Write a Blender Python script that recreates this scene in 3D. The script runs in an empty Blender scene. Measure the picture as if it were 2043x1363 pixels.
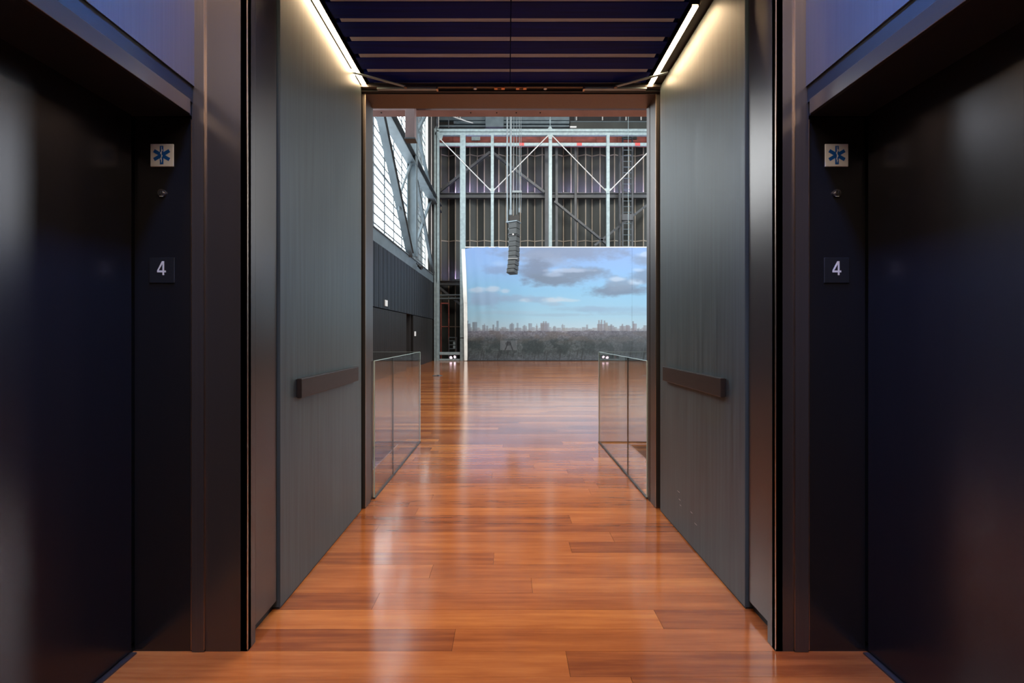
import bpy, bmesh, math, random
import numpy as np
from mathutils import Vector, Matrix

random.seed(7)
S = bpy.context.scene
C = S.collection

# ---------------------------------------------------------------- camera, sky, lamps, exposure
F, CX, CY, H = 800.0, 1012.0, 668.0, 1.27          # focal length in px, vanishing point, eye height
cam_d = bpy.data.cameras.new('camera')
cam_d.sensor_width = 36.0
cam_d.lens = F / 2043 * 36
cam_d.shift_x = (1021.5 - CX) / 2043
cam_d.shift_y = -(681.5 - CY) / 2043
cam_d.clip_start = 0.05
cam = bpy.data.objects.new('camera', cam_d); C.objects.link(cam)
cam.location = (0, 0, H); cam.rotation_euler = (math.pi / 2, 0, 0)
S.camera = cam

w = bpy.data.worlds.new('overcast'); S.world = w; w.use_nodes = True
bg = w.node_tree.nodes['Background']
bg.inputs[0].default_value = (0.90, 0.97, 1.0, 1); bg.inputs[1].default_value = 9.0
S.view_settings.view_transform = 'Standard'; S.view_settings.look = 'None'
S.view_settings.gamma = 1; S.view_settings.exposure = 0.0
S.view_settings.use_curve_mapping = False
S.cycles.max_bounces = 8; S.cycles.diffuse_bounces = 4; S.cycles.glossy_bounces = 4
S.cycles.transparent_max_bounces = 24; S.cycles.sample_clamp_indirect = 6
S.cycles.use_denoising = True

def area(name, loc, rot, sx, sy, power, color, portal=False, spread=None):
    d = bpy.data.lights.new(name, 'AREA'); d.shape = 'RECTANGLE'; d.size = sx; d.size_y = sy
    d.energy = power; d.color = color
    if portal: d.cycles.is_portal = True
    if spread: d.spread = spread
    o = bpy.data.objects.new(name, d); C.objects.link(o)
    o.location = loc; o.rotation_euler = rot
    return o
R90 = math.pi / 2
HXL, HXR, HYN, HYF, HZ = -3.6, 12.0, 3.06, 21.5, 13.2      # the hall
area('daylight_portal', (-3.9, 11.1, 8.1), (0, -R90, 0), 7.9, 15.2, 1, (1, 1, 1), True)
area('daylight_portal', (12.3, 11.1, 8.1), (0, R90, 0), 7.9, 15.2, 1, (1, 1, 1), True)
# bluish work lights in the lobby ceiling, and a fill lamp added under the hall roof to brighten it
area('lobby_lamp', (-0.72, 0.95, 3.36), (0, 0.42, 0), 0.14, 0.9, 18, (0.08, 0.30, 1.0), spread=1.1)
area('lobby_lamp', (0.68, 0.95, 3.36), (0, -0.42, 0), 0.14, 0.9, 22, (0.12, 0.30, 1.0), spread=1.1)
area('lobby_lamp', (-1.12, 1.22, 3.42), (math.radians(38), 0, 0), 0.16, 0.05, 13, (1.0, 0.66, 0.38), spread=1.6)
area('lobby_lamp', (1.13, 1.22, 3.42), (math.radians(38), 0, 0), 0.16, 0.05, 13, (1.0, 0.66, 0.38), spread=1.6)
area('lobby_lamp', (0.0, -0.35, 3.42), (0, 0, 0), 1.9, 1.2, 80, (1.0, 0.80, 0.62))
area('hall_lamp', (3.0, 10.5, 12.9), (math.radians(22), 0, 0), 9.0, 5.0, 2800, (1.0, 0.92, 0.80))
area('stair_lamp', (-2.3, 3.9, -0.05), (0, 0, 0), 1.9, 1.1, 7, (0.50, 0.26, 1.0))
area('stair_lamp', (2.4, 3.9, -0.05), (0, 0, 0), 1.9, 1.1, 3, (1.0, 0.95, 0.9))

# ---------------------------------------------------------------- helpers
def px(x, y, Y):
    """photo measurement at depth Y -> metres"""
    return Vector(((x - CX) / F * Y, Y, H - (y - CY) / F * Y))
def X(x, Y): return (x - CX) / F * Y
def Z(y, Y): return H - (y - CY) / F * Y

class MB:
    def __init__(s): s.v = []; s.f = []
    def box(s, x0, x1, y0, y1, z0, z1):
        b = len(s.v)
        s.v += [(x0,y0,z0),(x1,y0,z0),(x1,y1,z0),(x0,y1,z0),(x0,y0,z1),(x1,y0,z1),(x1,y1,z1),(x0,y1,z1)]
        s.f += [tuple(b+i for i in q) for q in ((0,3,2,1),(4,5,6,7),(0,1,5,4),(1,2,6,5),(2,3,7,6),(3,0,4,7))]
        return s
    def bar(s, p, q, w, h=None, up=(0, 0, 1)):
        """rectangular bar from p to q, w wide (across), h high (along up)"""
        h = h or w
        p, q = Vector(p), Vector(q); d = (q - p).normalized()
        u = Vector(up)
        if abs(d.dot(u)) > 0.98: u = Vector((0, 1, 0))
        a = d.cross(u).normalized(); c = a.cross(d).normalized()
        b = len(s.v)
        for e in (p, q):
            for i, j in ((-1,-1),(1,-1),(1,1),(-1,1)):
                s.v.append(tuple(e + a*(w/2*i) + c*(h/2*j)))
        s.f += [tuple(b+i for i in k) for k in ((0,3,2,1),(4,5,6,7),(0,1,5,4),(1,2,6,5),(2,3,7,6),(3,0,4,7))]
        return s
    def ibeam(s, p, q, w, h, t=0.02, up=(0, 0, 1), web_turn=False):
        """I section: two flanges and a web"""
        p, q = Vector(p), Vector(q); d = (q - p).normalized(); u = Vector(up)
        if abs(d.dot(u)) > 0.98: u = Vector((1, 0, 0))
        a = d.cross(u).normalized(); c = a.cross(d).normalized()
        for sgn in (-1, 1):
            o = c * (sgn * (h/2 - t/2)); s.bar(p + o, q + o, w, t, up=c)
        s.bar(p, q, t, h - 2*t, up=c)
        return s
    def tube(s, p, q, r, n=8, r2=None):
        p, q = Vector(p), Vector(q); d = (q - p).normalized(); r2 = r if r2 is None else r2
        u = Vector((0, 0, 1)) if abs(d.z) < 0.9 else Vector((1, 0, 0))
        a = d.cross(u).normalized(); c = a.cross(d)
        b = len(s.v)
        for e, rr in ((p, r), (q, r2)):
            for i in range(n):
                t = 2*math.pi*i/n
                s.v.append(tuple(e + a*(rr*math.cos(t)) + c*(rr*math.sin(t))))
        for i in range(n):
            j = (i+1) % n
            s.f.append((b+i, b+j, b+n+j, b+n+i))
        s.f.append(tuple(b+i for i in reversed(range(n)))); s.f.append(tuple(b+n+i for i in range(n)))
        return s
    def path(s, pts, r, n=6):
        for a, b in zip(pts, pts[1:]): s.tube(a, b, r, n)
        return s
    def prism(s, poly, y0, y1):
        """polygon in XZ pushed from y0 to y1"""
        b = len(s.v); n = len(poly)
        for y in (y0, y1):
            for (x, z) in poly: s.v.append((x, y, z))
        s.f.append(tuple(b+i for i in range(n))); s.f.append(tuple(b+n+i for i in reversed(range(n))))
        for i in range(n):
            j = (i+1) % n
            s.f.append((b+j, b+i, b+n+i, b+n+j))
        return s
    def build(s, name, mat, parent=None, bevel=0.0, smooth=False, kind=None, origin=None):
        me = bpy.data.meshes.new(name)
        vs = s.v
        if origin is not None: vs = [tuple(Vector(v) - Vector(origin)) for v in vs]
        me.from_pydata(vs, [], s.f)
        bm = bmesh.new(); bm.from_mesh(me)
        bmesh.ops.recalc_face_normals(bm, faces=bm.faces)
        if bevel:
            bmesh.ops.bevel(bm, geom=bm.edges[:], offset=bevel, segments=1 if bevel < 0.003 else 2, affect='EDGES', profile=0.6)
        bm.to_mesh(me); bm.free()
        if smooth:
            me.polygons.foreach_set('use_smooth', [True]*len(me.polygons))
        me.materials.append(mat)
        o = bpy.data.objects.new(name, me); C.objects.link(o)
        if origin is not None: o.location = origin
        if parent is not None: o.parent = parent
        if kind: o['kind'] = kind
        return o

def bx(*a): return MB().box(*a)
def empty(name, loc=(0, 0, 0)):
    o = bpy.data.objects.new(name, None); C.objects.link(o); o.location = loc; o.empty_display_size = 0.1
    return o
def tag(o, label=None, cat=None, group=None, kind=None):
    if label: o['label'] = label
    if cat: o['category'] = cat
    if group: o['group'] = group
    if kind: o['kind'] = kind
    return o
def struct(o, label=None): return tag(o, label, None, None, 'structure')
def copy_obj(o, parent, loc):
    c = o.copy(); C.objects.link(c); c.parent = parent; c.location = loc
    return c
def copy_tree(o, parent=None):
    c = o.copy(); C.objects.link(c); c.parent = parent
    for ch in list(o.children): copy_tree(ch, c)
    return c

# ---------------------------------------------------------------- materials
def lin(c): return tuple(((v/255)/12.92 if v/255 <= 0.04045 else ((v/255+0.055)/1.055)**2.4) for v in c) + (1,)
def nodes(name):
    m = bpy.data.materials.new(name); m.use_nodes = True
    nt = m.node_tree; return m, nt, nt.nodes['Principled BSDF'], nt.nodes['Material Output']
def N(nt, t, **kw):
    n = nt.nodes.new(t)
    for k, v in kw.items():
        if k.startswith('i_'): n.inputs[k[2:].replace('_', ' ')].default_value = v
        else: setattr(n, k, v)
    return n
def mat(name, col, rough=0.5, metal=0.0, var=0.0, scale=(6, 6, 6), bump=0.0, spec=0.5, rvar=0.0, detail=4):
    """procedural: noise drives colour, roughness and fine relief"""
    m, nt, b, out = nodes(name)
    b.inputs['Base Color'].default_value = col if len(col) == 4 else tuple(col)+(1,)
    b.inputs['Roughness'].default_value = rough; b.inputs['Metallic'].default_value = metal
    b.inputs['Specular IOR Level'].default_value = spec
    tc = N(nt, 'ShaderNodeTexCoord'); mp = N(nt, 'ShaderNodeMapping'); mp.inputs['Scale'].default_value = scale
    nz = N(nt, 'ShaderNodeTexNoise'); nz.inputs['Detail'].default_value = detail; nz.inputs['Scale'].default_value = 1.0
    geo = N(nt, 'ShaderNodeNewGeometry')
    nt.links.new(geo.outputs['Position'], mp.inputs['Vector']); nt.links.new(mp.outputs[0], nz.inputs['Vector'])
    if var:
        mr = N(nt, 'ShaderNodeMapRange'); mr.inputs['From Min'].default_value = 0.3; mr.inputs['From Max'].default_value = 0.7
        mr.inputs['To Min'].default_value = 1-var; mr.inputs['To Max'].default_value = 1+var
        mx = N(nt, 'ShaderNodeVectorMath', operation='SCALE'); mx.inputs[0].default_value = col[:3]
        nt.links.new(nz.outputs['Fac'], mr.inputs['Value']); nt.links.new(mr.outputs[0], mx.inputs['Scale'])
        nt.links.new(mx.outputs[0], b.inputs['Base Color'])
    if rvar:
        m2 = N(nt, 'ShaderNodeMapRange'); m2.inputs['To Min'].default_value = rough-rvar; m2.inputs['To Max'].default_value = rough+rvar
        nt.links.new(nz.outputs['Fac'], m2.inputs['Value']); nt.links.new(m2.outputs[0], b.inputs['Roughness'])
    if bump:
        bp = N(nt, 'ShaderNodeBump'); bp.inputs['Strength'].default_value = bump; bp.inputs['Distance'].default_value = 0.002
        nt.links.new(nz.outputs['Fac'], bp.inputs['Height']); nt.links.new(bp.outputs[0], b.inputs['Normal'])
    return m
def emis(name, col, strength):
    m, nt, b, out = nodes(name)
    b.inputs['Base Color'].default_value = (0, 0, 0, 1)
    b.inputs['Emission Color'].default_value = tuple(col)+(1,); b.inputs['Emission Strength'].default_value = strength
    return m
def glass_mat(name, tint, ior=1.5, rough=0.0):
    m, nt, b, out = nodes(name); nt.nodes.remove(b)
    g = N(nt, 'ShaderNodeNewGeometry'); mr = N(nt, 'ShaderNodeMapRange')
    mr.inputs['To Min'].default_value = ior; mr.inputs['To Max'].default_value = 1/ior
    fr = N(nt, 'ShaderNodeFresnel'); tr = N(nt, 'ShaderNodeBsdfTransparent'); gl = N(nt, 'ShaderNodeBsdfGlossy')
    tr.inputs[0].default_value = tint; gl.inputs['Roughness'].default_value = rough; gl.inputs['Color'].default_value = (1,1,1,1)
    mx = N(nt, 'ShaderNodeMixShader')
    nt.links.new(g.outputs['Backfacing'], mr.inputs['Value']); nt.links.new(mr.outputs[0], fr.inputs['IOR'])
    nt.links.new(fr.outputs[0], mx.inputs[0]); nt.links.new(tr.outputs[0], mx.inputs[1]); nt.links.new(gl.outputs[0], mx.inputs[2])
    nt.links.new(mx.outputs[0], out.inputs['Surface'])
    return m

M = {}
M['bronze']  = mat('dark_bronze_steel', (0.130, 0.115, 0.106), 0.28, 0.80, 0.03, (1, 1, 1), 0.0)
M['wallclad'] = mat('lobby_wall_cladding', (0.10, 0.098, 0.105), 0.34, 0.35, 0.08, (160, 160, 1.5))
M['bronze_matt'] = mat('matt_bronze_steel', (0.13, 0.115, 0.108), 0.36, 0.8, 0.06, (160, 160, 1.5))
M['edge']    = mat('worn_bronze_edge', (0.5, 0.38, 0.30), 0.3, 1.0, 0.1)  # highlight on the bronze edges put into a lighter colour
M['lift']    = mat('dark_lift_steel', (0.066, 0.062, 0.066), 0.24, 0.85, 0.02, (150, 150, 2), 0.0, rvar=0.008)
M['leaf']    = mat('blackened_door_skin', (0.056, 0.073, 0.078), 0.42, 0.0, 0.26, (55, 55, 1.6), 0.12, rvar=0.08, detail=7)
M['dark']    = mat('shadow_black', (0.010, 0.010, 0.011), 0.6)
M['board']   = mat('navy_black_board', (0.0005, 0.008, 0.13), 0.55, 0.0, 0.3, (2, 60, 60), spec=0.1)  # blue light on the dark boards is put into this base colour
M['strip']   = mat('brown_ceiling_strip', (0.33, 0.36, 0.44), 0.5, 0.0, 0.15, (4, 60, 60))
M['white']   = mat('white_plate', (0.62, 0.62, 0.62), 0.35, 0.0, 0.03)
M['blue']    = mat('blue_enamel', (0.008, 0.09, 0.36), 0.4, 0.0, 0.1, (200, 200, 200))
M['numeral'] = mat('white_numeral', (0.66, 0.63, 0.56), 0.5, 0.0, 0.05)
M['plate']   = mat('black_sign_plate', (0.006, 0.006, 0.006), 0.55)
M['chrome']  = mat('chrome', (0.6, 0.6, 0.6), 0.15, 1.0, 0.05)
M['bar']     = mat('bronze_push_bar', (0.034, 0.026, 0.024), 0.4, 0.3, 0.1, (10, 10, 40))
M['orange']  = mat('brass_latch', (0.75, 0.34, 0.14), 0.4, 0.3, 0.1)
M['hallwall'] = mat('charcoal_panelling', (0.011, 0.013, 0.017), 0.5, 0.0, 0.25, (10, 10, 1.5), spec=0.3)
M['hallbrown'] = mat('brown_black_panelling', (0.011, 0.010, 0.010), 0.5, 0.0, 0.25, (10, 10, 1.5), spec=0.25)
M['hallblack'] = mat('hall_black', (0.018, 0.017, 0.018), 0.6, 0.0, 0.2, (1, 1, 1))
M['steel']   = mat('blue_grey_steel', (0.095, 0.125, 0.145), 0.5, 0.25, 0.15, (3, 3, 3))
M['dsteel']  = mat('dark_grey_steel', (0.055, 0.060, 0.068), 0.5, 0.2, 0.2, (3, 3, 3))
M['galv']    = mat('galvanised_steel', (0.24, 0.31, 0.335), 0.42, 0.2, 0.16, (8, 8, 8), rvar=0.06)
M['cable']   = mat('bright_cable', (0.5, 0.49, 0.48), 0.4, 0.3, 0.05)
M['rust']    = mat('red_primer_steel', (0.17, 0.038, 0.03), 0.6, 0.0, 0.35, (2.2, 2, 5))
M['red']     = mat('red_tape', (0.5, 0.07, 0.07), 0.5, 0.0, 0.05)
M['pleat']   = mat('olive_grey_panel', (0.023, 0.026, 0.024), 0.6, 0.0, 0.25, (1.2, 1.2, 0.6))
M['rib']     = mat('tan_rib', (0.23, 0.19, 0.15), 0.55, 0.0, 0.12, (2, 2, 2))
M['plum']    = mat('plum_brown_paint', (0.25, 0.17, 0.165), 0.55, 0.0, 0.15, (3, 3, 3))
M['mull']    = mat('window_mullion', (0.06, 0.075, 0.085), 0.5, 0.1, 0.1)
M['hem']     = mat('white_hem', (0.82, 0.86, 0.84), 0.7, 0.0, 0.08, (4, 4, 4))
M['speaker'] = mat('dark_grey_cabinet', (0.030, 0.034, 0.035), 0.5, 0.0, 0.2, (20, 20, 20))
M['rig']     = mat('speaker_rigging', (0.14, 0.17, 0.19), 0.4, 0.5, 0.1)
M['stair']   = mat('stair_carpet', (0.17, 0.15, 0.16), 0.85, 0.0, 0.12, (30, 30, 30))
M['glass']   = glass_mat('guard_glass', (0.955, 0.975, 0.965, 1))
M['gedge']   = mat('glass_edge', (0.50, 0.64, 0.62), 0.2, 0.0, 0.05, spec=0.8)
M['gjoint']  = mat('dark_glass_joint', (0.05, 0.065, 0.065), 0.3, 0.0, 0.05)
M['pane']    = glass_mat('window_glass', (0.97, 0.985, 1.0, 1), 1.45)
M['led']     = emis('warm_led', (1.0, 0.70, 0.40), 55)
M['violet']  = emis('violet_uplight', (0.52, 0.46, 1.0), 320)
M['pink']    = emis('pink_lamp', (1.0, 0.72, 0.85), 3)

def floor_mat(name, field):
    m, nt, b, out = nodes(name)
    L = nt.links.new
    geo = N(nt, 'ShaderNodeNewGeometry')
    # fine grain along X, shifted by plank
    mp = N(nt, 'ShaderNodeMapping'); mp.inputs['Scale'].default_value = (1.6, 34, 1)
    L(geo.outputs['Position'], mp.inputs['Vector'])
    nz = N(nt, 'ShaderNodeTexNoise'); nz.inputs['Detail'].default_value = 6; nz.inputs['Scale'].default_value = 1.0; nz.inputs['Roughness'].default_value = 0.62
    nz.noise_dimensions = '4D'
    L(mp.outputs[0], nz.inputs['Vector'])
    mp2 = N(nt, 'ShaderNodeMapping'); mp2.inputs['Scale'].default_value = (5, 16, 1)
    L(geo.outputs['Position'], mp2.inputs['Vector'])
    nz2 = N(nt, 'ShaderNodeTexNoise'); nz2.inputs['Detail'].default_value = 3; nz2.inputs['Scale'].default_value = 1.0
    L(mp2.outputs[0], nz2.inputs['Vector'])
    if field:
        sep = N(nt, 'ShaderNodeSeparateXYZ'); L(geo.outputs['Position'], sep.inputs[0])
        row = N(nt, 'ShaderNodeMath', operation='SUBTRACT'); row.inputs[1].default_value = 1.609; L(sep.outputs['Y'], row.inputs[0])
        rd = N(nt, 'ShaderNodeMath', operation='DIVIDE'); rd.inputs[1].default_value = 0.1212; L(row.outputs[0], rd.inputs[0])
        fl = N(nt, 'ShaderNodeMath', operation='FLOOR'); L(rd.outputs[0], fl.inputs[0])
        fr = N(nt, 'ShaderNodeMath', operation='FRACT'); L(rd.outputs[0], fr.inputs[0])
        wn = N(nt, 'ShaderNodeTexWhiteNoise', noise_dimensions='1D'); L(fl.outputs[0], wn.inputs['W'])
        xo = N(nt, 'ShaderNodeMath', operation='MULTIPLY_ADD'); xo.inputs[1].default_value = 1.83; L(wn.outputs['Value'], xo.inputs[0]); L(sep.outputs['X'], xo.inputs[2])
        xd = N(nt, 'ShaderNodeMath', operation='DIVIDE'); xd.inputs[1].default_value = 1.83; L(xo.outputs[0], xd.inputs[0])
        xf = N(nt, 'ShaderNodeMath', operation='FLOOR'); L(xd.outputs[0], xf.inputs[0])
        cb = N(nt, 'ShaderNodeCombineXYZ'); L(xf.outputs[0], cb.inputs[0]); L(fl.outputs[0], cb.inputs[1])
        w2 = N(nt, 'ShaderNodeTexWhiteNoise', noise_dimensions='2D'); L(cb.outputs[0], w2.inputs['Vector'])
        tone = w2.outputs['Value']
    else:
        oi = N(nt, 'ShaderNodeObjectInfo')
        sc = N(nt, 'ShaderNodeSeparateColor'); L(oi.outputs['Color'], sc.inputs[0])
        tone = sc.outputs[0]
    wm = N(nt, 'ShaderNodeMath', operation='MULTIPLY'); wm.inputs[1].default_value = 37.0; L(tone, wm.inputs[0]); L(wm.outputs[0], nz.inputs['W'])
    r1 = N(nt, 'ShaderNodeValToRGB')
    e = r1.color_ramp.elements
    e[0].position = 0.0; e[0].color = (0.235, 0.060, 0.016, 1)
    e[1].position = 1.0; e[1].color = (0.62, 0.225, 0.056, 1)
    k = e.new(0.5); k.color = (0.43, 0.130, 0.032, 1)
    # tone*0.5 + grain*0.6 + blotch
    a1 = N(nt, 'ShaderNodeMath', operation='MULTIPLY'); a1.inputs[1].default_value = 0.72; L(tone, a1.inputs[0])
    a2 = N(nt, 'ShaderNodeMath', operation='MULTIPLY_ADD'); a2.inputs[1].default_value = 1.45; a2.inputs[2].default_value = -0.79; L(nz.outputs['Fac'], a2.inputs[0])
    a3 = N(nt, 'ShaderNodeMath', operation='ADD'); L(a1.outputs[0], a3.inputs[0]); L(a2.outputs[0], a3.inputs[1])
    a4 = N(nt, 'ShaderNodeMath', operation='MULTIPLY_ADD'); a4.inputs[1].default_value = 0.35; L(nz2.outputs['Fac'], a4.inputs[0]); L(a3.outputs[0], a4.inputs[2])
    L(a4.outputs[0], r1.inputs[0])
    L(r1.outputs[0], b.inputs['Base Color'])
    b.inputs['Roughness'].default_value = 0.2
    rr = N(nt, 'ShaderNodeMapRange'); rr.inputs['To Min'].default_value = 0.125; rr.inputs['To Max'].default_value = 0.185
    L(nz2.outputs['Fac'], rr.inputs['Value']); L(rr.outputs[0], b.inputs['Roughness'])
    b.inputs['Specular IOR Level'].default_value = 0.85; b.inputs['Coat Weight'].default_value = 0.75; b.inputs['Coat IOR'].default_value = 1.6; b.inputs['Coat Roughness'].default_value = 0.14
    bp = N(nt, 'ShaderNodeBump'); bp.inputs['Strength'].default_value = 0.08; bp.inputs['Distance'].default_value = 0.0004
    L(nz.outputs['Fac'], bp.inputs['Height'])
    if field:   # each board very slightly crowned, joints as fine relief (too far off for single pieces)
        c1 = N(nt, 'ShaderNodeMath', operation='PINGPONG'); c1.inputs[1].default_value = 0.5; L(fr.outputs[0], c1.inputs[0])
        c2 = N(nt, 'ShaderNodeMapRange'); c2.inputs['From Max'].default_value = 0.08; L(c1.outputs[0], c2.inputs['Value'])
        b2 = N(nt, 'ShaderNodeBump'); b2.inputs['Strength'].default_value = 0.15; b2.inputs['Distance'].default_value = 0.0005
        L(c2.outputs[0], b2.inputs['Height']); L(bp.outputs[0], b2.inputs['Normal']); L(b2.outputs[0], b.inputs['Normal']); L(b2.outputs[0], b.inputs['Coat Normal'])
        jm = N(nt, 'ShaderNodeMapRange'); jm.inputs['From Max'].default_value = 0.06; jm.inputs['To Min'].default_value = 0.45; L(c1.outputs[0], jm.inputs['Value'])
        js = N(nt, 'ShaderNodeVectorMath', operation='SCALE'); L(r1.outputs[0], js.inputs[0]); L(jm.outputs[0], js.inputs['Scale']); L(js.outputs[0], b.inputs['Base Color'])
    else:
        L(bp.outputs[0], b.inputs['Normal'])
    return m
M['plank'] = floor_mat('bamboo_plank', False)
M['field'] = floor_mat('bamboo_floor_field', True)

# ---------------------------------------------------------------- floor
floor = MB()
floor.box(-1.5, 1.45, -2.5, 1.2454, -0.03, 0)                 # lobby behind the camera's feet
floor.box(-3.9, 12.3, 7.0638, HYF+0.5, -0.03, 0)              # hall
floor = floor.build('floor', M['field']); struct(floor, 'glossy reddish brown bamboo plank floor running into the hall')
sub = MB()
sub.box(-1.55, 1.5, 1.2454, 3.06, -0.05, -0.021)
sub.box(-1.24, 1.39, 3.06, 4.6394, -0.05, -0.021)
sub.box(-3.9, 12.3, 4.6394, 7.0638, -0.05, -0.021)
sub.build('subfloor', M['dark'], floor)
ROW0, PITCH, PL = 1.609, 0.1212, 1.83
joint = {0: -0.223, 1: 0.676, 2: -0.627, 3: 0.125, 4: -0.408, 5: -0.077}
tones = {(0, 0): 0.05, (0, 1): 0.42, (1, 0): 0.80, (1, 1): 0.10, (2, 0): 0.12, (2, 1): 0.45, (3, 0): 0.5, (3, 1): 0.72,
         (4, 0): 0.55, (4, 1): 0.38, (5, 0): 0.2, (5, 1): 0.62, (-1, 0): 0.62, (-2, 0): 0.5}
n_pl = 0
for k in range(-3, 45):
    y0 = ROW0 + k*PITCH; y1 = y0 + PITCH
    if k < 0: xa, xb = -1.50, 1.445
    elif k <= 11: xa, xb = -1.16, 1.20
    elif k <= 24: xa, xb = -1.26, 1.41
    else: xa, xb = -3.62, 7.4
    j = joint.get(k, xa + random.random()*PL)
    while j > xa + 0.25: j -= PL
    cuts = [xa]; i = j + PL
    while i < xb - 0.25: cuts.append(i); i += PL
    cuts.append(xb)
    if cuts[0] == xa and len(cuts) > 2 and cuts[1] - xa < 0.25: cuts.pop(1)
    for q, (a, b_) in enumerate(zip(cuts, cuts[1:])):
        g = 0.0006
        p = bx(a+g, b_-g, y0+g*0.6, y1-g*0.6, -0.02, 0).build('plank', M['plank'], floor, origin=((a+b_)/2, (y0+y1)/2, 0))
        t = tones.get((k, q), random.random()*(0.55 if 5 < k < 16 else 1.0))  # passage planks toned darker to offset the LED light on them
        p.color = (t, random.random(), 0, 1)
        p.rotation_euler = (random.uniform(-1, 1)*0.0007, 0, 0)
        n_pl += 1
for q_ in ((-4.5, 12.9, 2.95, 22.1, -1.75, -1.65), (-4.5, -4.42, 2.95, 22.1, -1.7, 0.1), (12.82, 12.9, 2.95, 22.1, -1.7, 0.1), (-4.5, 12.9, 22.0, 22.1, -1.7, 13.4), (-4.5, 12.9, 2.95, 3.0, -1.7, -0.06)):
    o = bx(*q_).build('foundation', M['dark']); struct(o)  # unseen boxes added below and behind the hall to block stray light
# grey landing strips: stair openings each side behind the glass guards
for (x0, x1, lab) in ((-3.55, -1.262, 'violet lit carpeted stair well sunk behind the left glass guard'),
                      (1.412, 3.7, 'grey carpeted stair well sunk behind the right glass guard')):
    t = empty('stairs', ((x0+x1)/2, 3.9, -0.2)); tag(t, lab, 'stairs')
    for i in range(5):
        yt = 4.64 - i*0.28
        zt = -0.165*(i+1)
        s_ = bx(x0, x1, yt-0.28, yt, zt-0.16, zt).build('step', M['stair'], t); s_.location = -t.location
    w_ = MB()
    w_.box(x0-0.02, x0, 3.2, 4.66, -1.3, -0.021); w_.box(x1, x1+0.02, 3.2, 4.66, -1.3, -0.021)
    w_.box(x0, x1, 4.64, 4.66, -0.16, -0.051); w_.box(x0-.02, x1+.02, 3.19, 3.21, -1.3, -0.021); w_.box(x0, x1, 3.2, 4.66, -1.35, -1.3)
    o = w_.build('stair_wall', M['stair'], t); o.location = -t.location
    # metal nosing trim round the opening
    e = MB()
    if x0 < 0: e.box(x1-0.008, x1+0.002, 3.06, 4.64, -0.03, 0.003)
    else: e.box(x0-0.002, x0+0.008, 3.06, 4.64, -0.03, 0.003)
    o = e.build('edge_trim', M['plum'], t); o.location = -t.location
# hall floor outside the stair wells near the entrance wall
mg = MB(); mg.box(-3.9, -3.57, 3.06, 4.6394, -0.03, 0).box(-3.57, -1.262, 3.06, 3.21, -0.03, 0).box(1.412, 3.72, 3.06, 3.21, -0.03, 0); mg.build('floor_margin', M['field'], floor)
mg = MB(); mg.box(3.72, 12.3, 3.06, 4.6394, -0.03, 0); mg.build('floor_margin', M['field'], floor)
mg = MB(); mg.box(7.4, 12.3, 4.6394, 7.0638, -0.02, 0); mg.build('floor_margin', M['field'], floor)

# ---------------------------------------------------------------- lobby shell
YJ = 1.608
LDX, RDX = -1.495, 1.436          # lift door planes
LWX, RWX = -1.250, 1.193          # lobby wall planes
LPX, RPX = -1.040, 1.075          # passage faces
ZC = 3.45                          # lobby ceiling
cl = bx(-1.8, 1.8, -2.7, 2.11, ZC, ZC+0.1).build('ceiling', M['board']); struct(cl, 'dark lobby ceiling above the lifts')
o = bx(-1.8, 1.8, -2.7, -2.5, 0, ZC).build('wall_back', M['lift']); struct(o)
o = bx(-1.8, 1.8, -2.7, -2.5, -0.05, 0).build('trim_1', M['dark']); struct(o)
for sgn, wx, dx, nm in ((-1, LWX, LDX, 'left'), (1, RWX, RDX, 'right')):
    wl = MB()
    a, b_ = (wx-0.32, wx) if sgn < 0 else (wx, wx+0.32)
    wl.box(a, b_, -2.5, YJ-0.004, 2.262, ZC)               # over the lift opening
    wl.box(a, b_, -2.5, 0.30, 0, 2.262)
    o = wl.build('wall_'+nm, M['wallclad']); struct(o, 'dark metal lobby wall above the lift door')
    # header trim: recessed black shadow line, lit lip, black soffit
    h = MB(); xi = wx - sgn*0.0
    s0, s1 = (wx-0.25, wx-0.006) if sgn < 0 else (wx+0.006, wx+0.25)
    h.box(s0, s1, 0.30, YJ-0.004, 2.197, 2.262)
    h.build('shadow_gap', M['dark'], o)
    l0, l1 = (wx-0.012, wx+0.004) if sgn < 0 else (wx-0.004, wx+0.012)
    bx(l0, l1, 0.30, YJ-0.03, 2.138, 2.197).build('header_lip', M['bronze'], o, bevel=0.0012)
    s0, s1 = (dx-0.02, wx-0.012) if sgn < 0 else (wx+0.012, dx+0.02)
    bx(s0, s1, 0.30, YJ-0.004, 2.145, 2.196).build('soffit', M['dark'], o)
    # lift door
    d = MB(); d0, d1 = (dx-0.05, dx) if sgn < 0 else (dx, dx+0.05)
    d.box(d0, d1, 0.31, YJ-0.012, 0.012, 2.145)
    door = d.build('door_3' if sgn < 0 else 'door_4', M['lift'], bevel=0.001)
    struct(door, ('left' if sgn < 0 else 'right')+' dark polished steel lift door')
    s = MB(); s.box(min(dx-sgn*0.02, dx+sgn*0.06), max(dx-sgn*0.02, dx+sgn*0.06), 0.3, YJ-0.012, 0.0, 0.006)
    s.build('sill', M['bronze_matt'], door)
    fillx = MB(); f0, f1 = (dx-0.3, dx-0.05) if sgn < 0 else (dx+0.05, dx+0.3)
    fillx.box(f0, f1, 0.3, YJ+0.2, 0, ZC); fillx.build('lift_shaft_wall', M['dark'], o)

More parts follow.
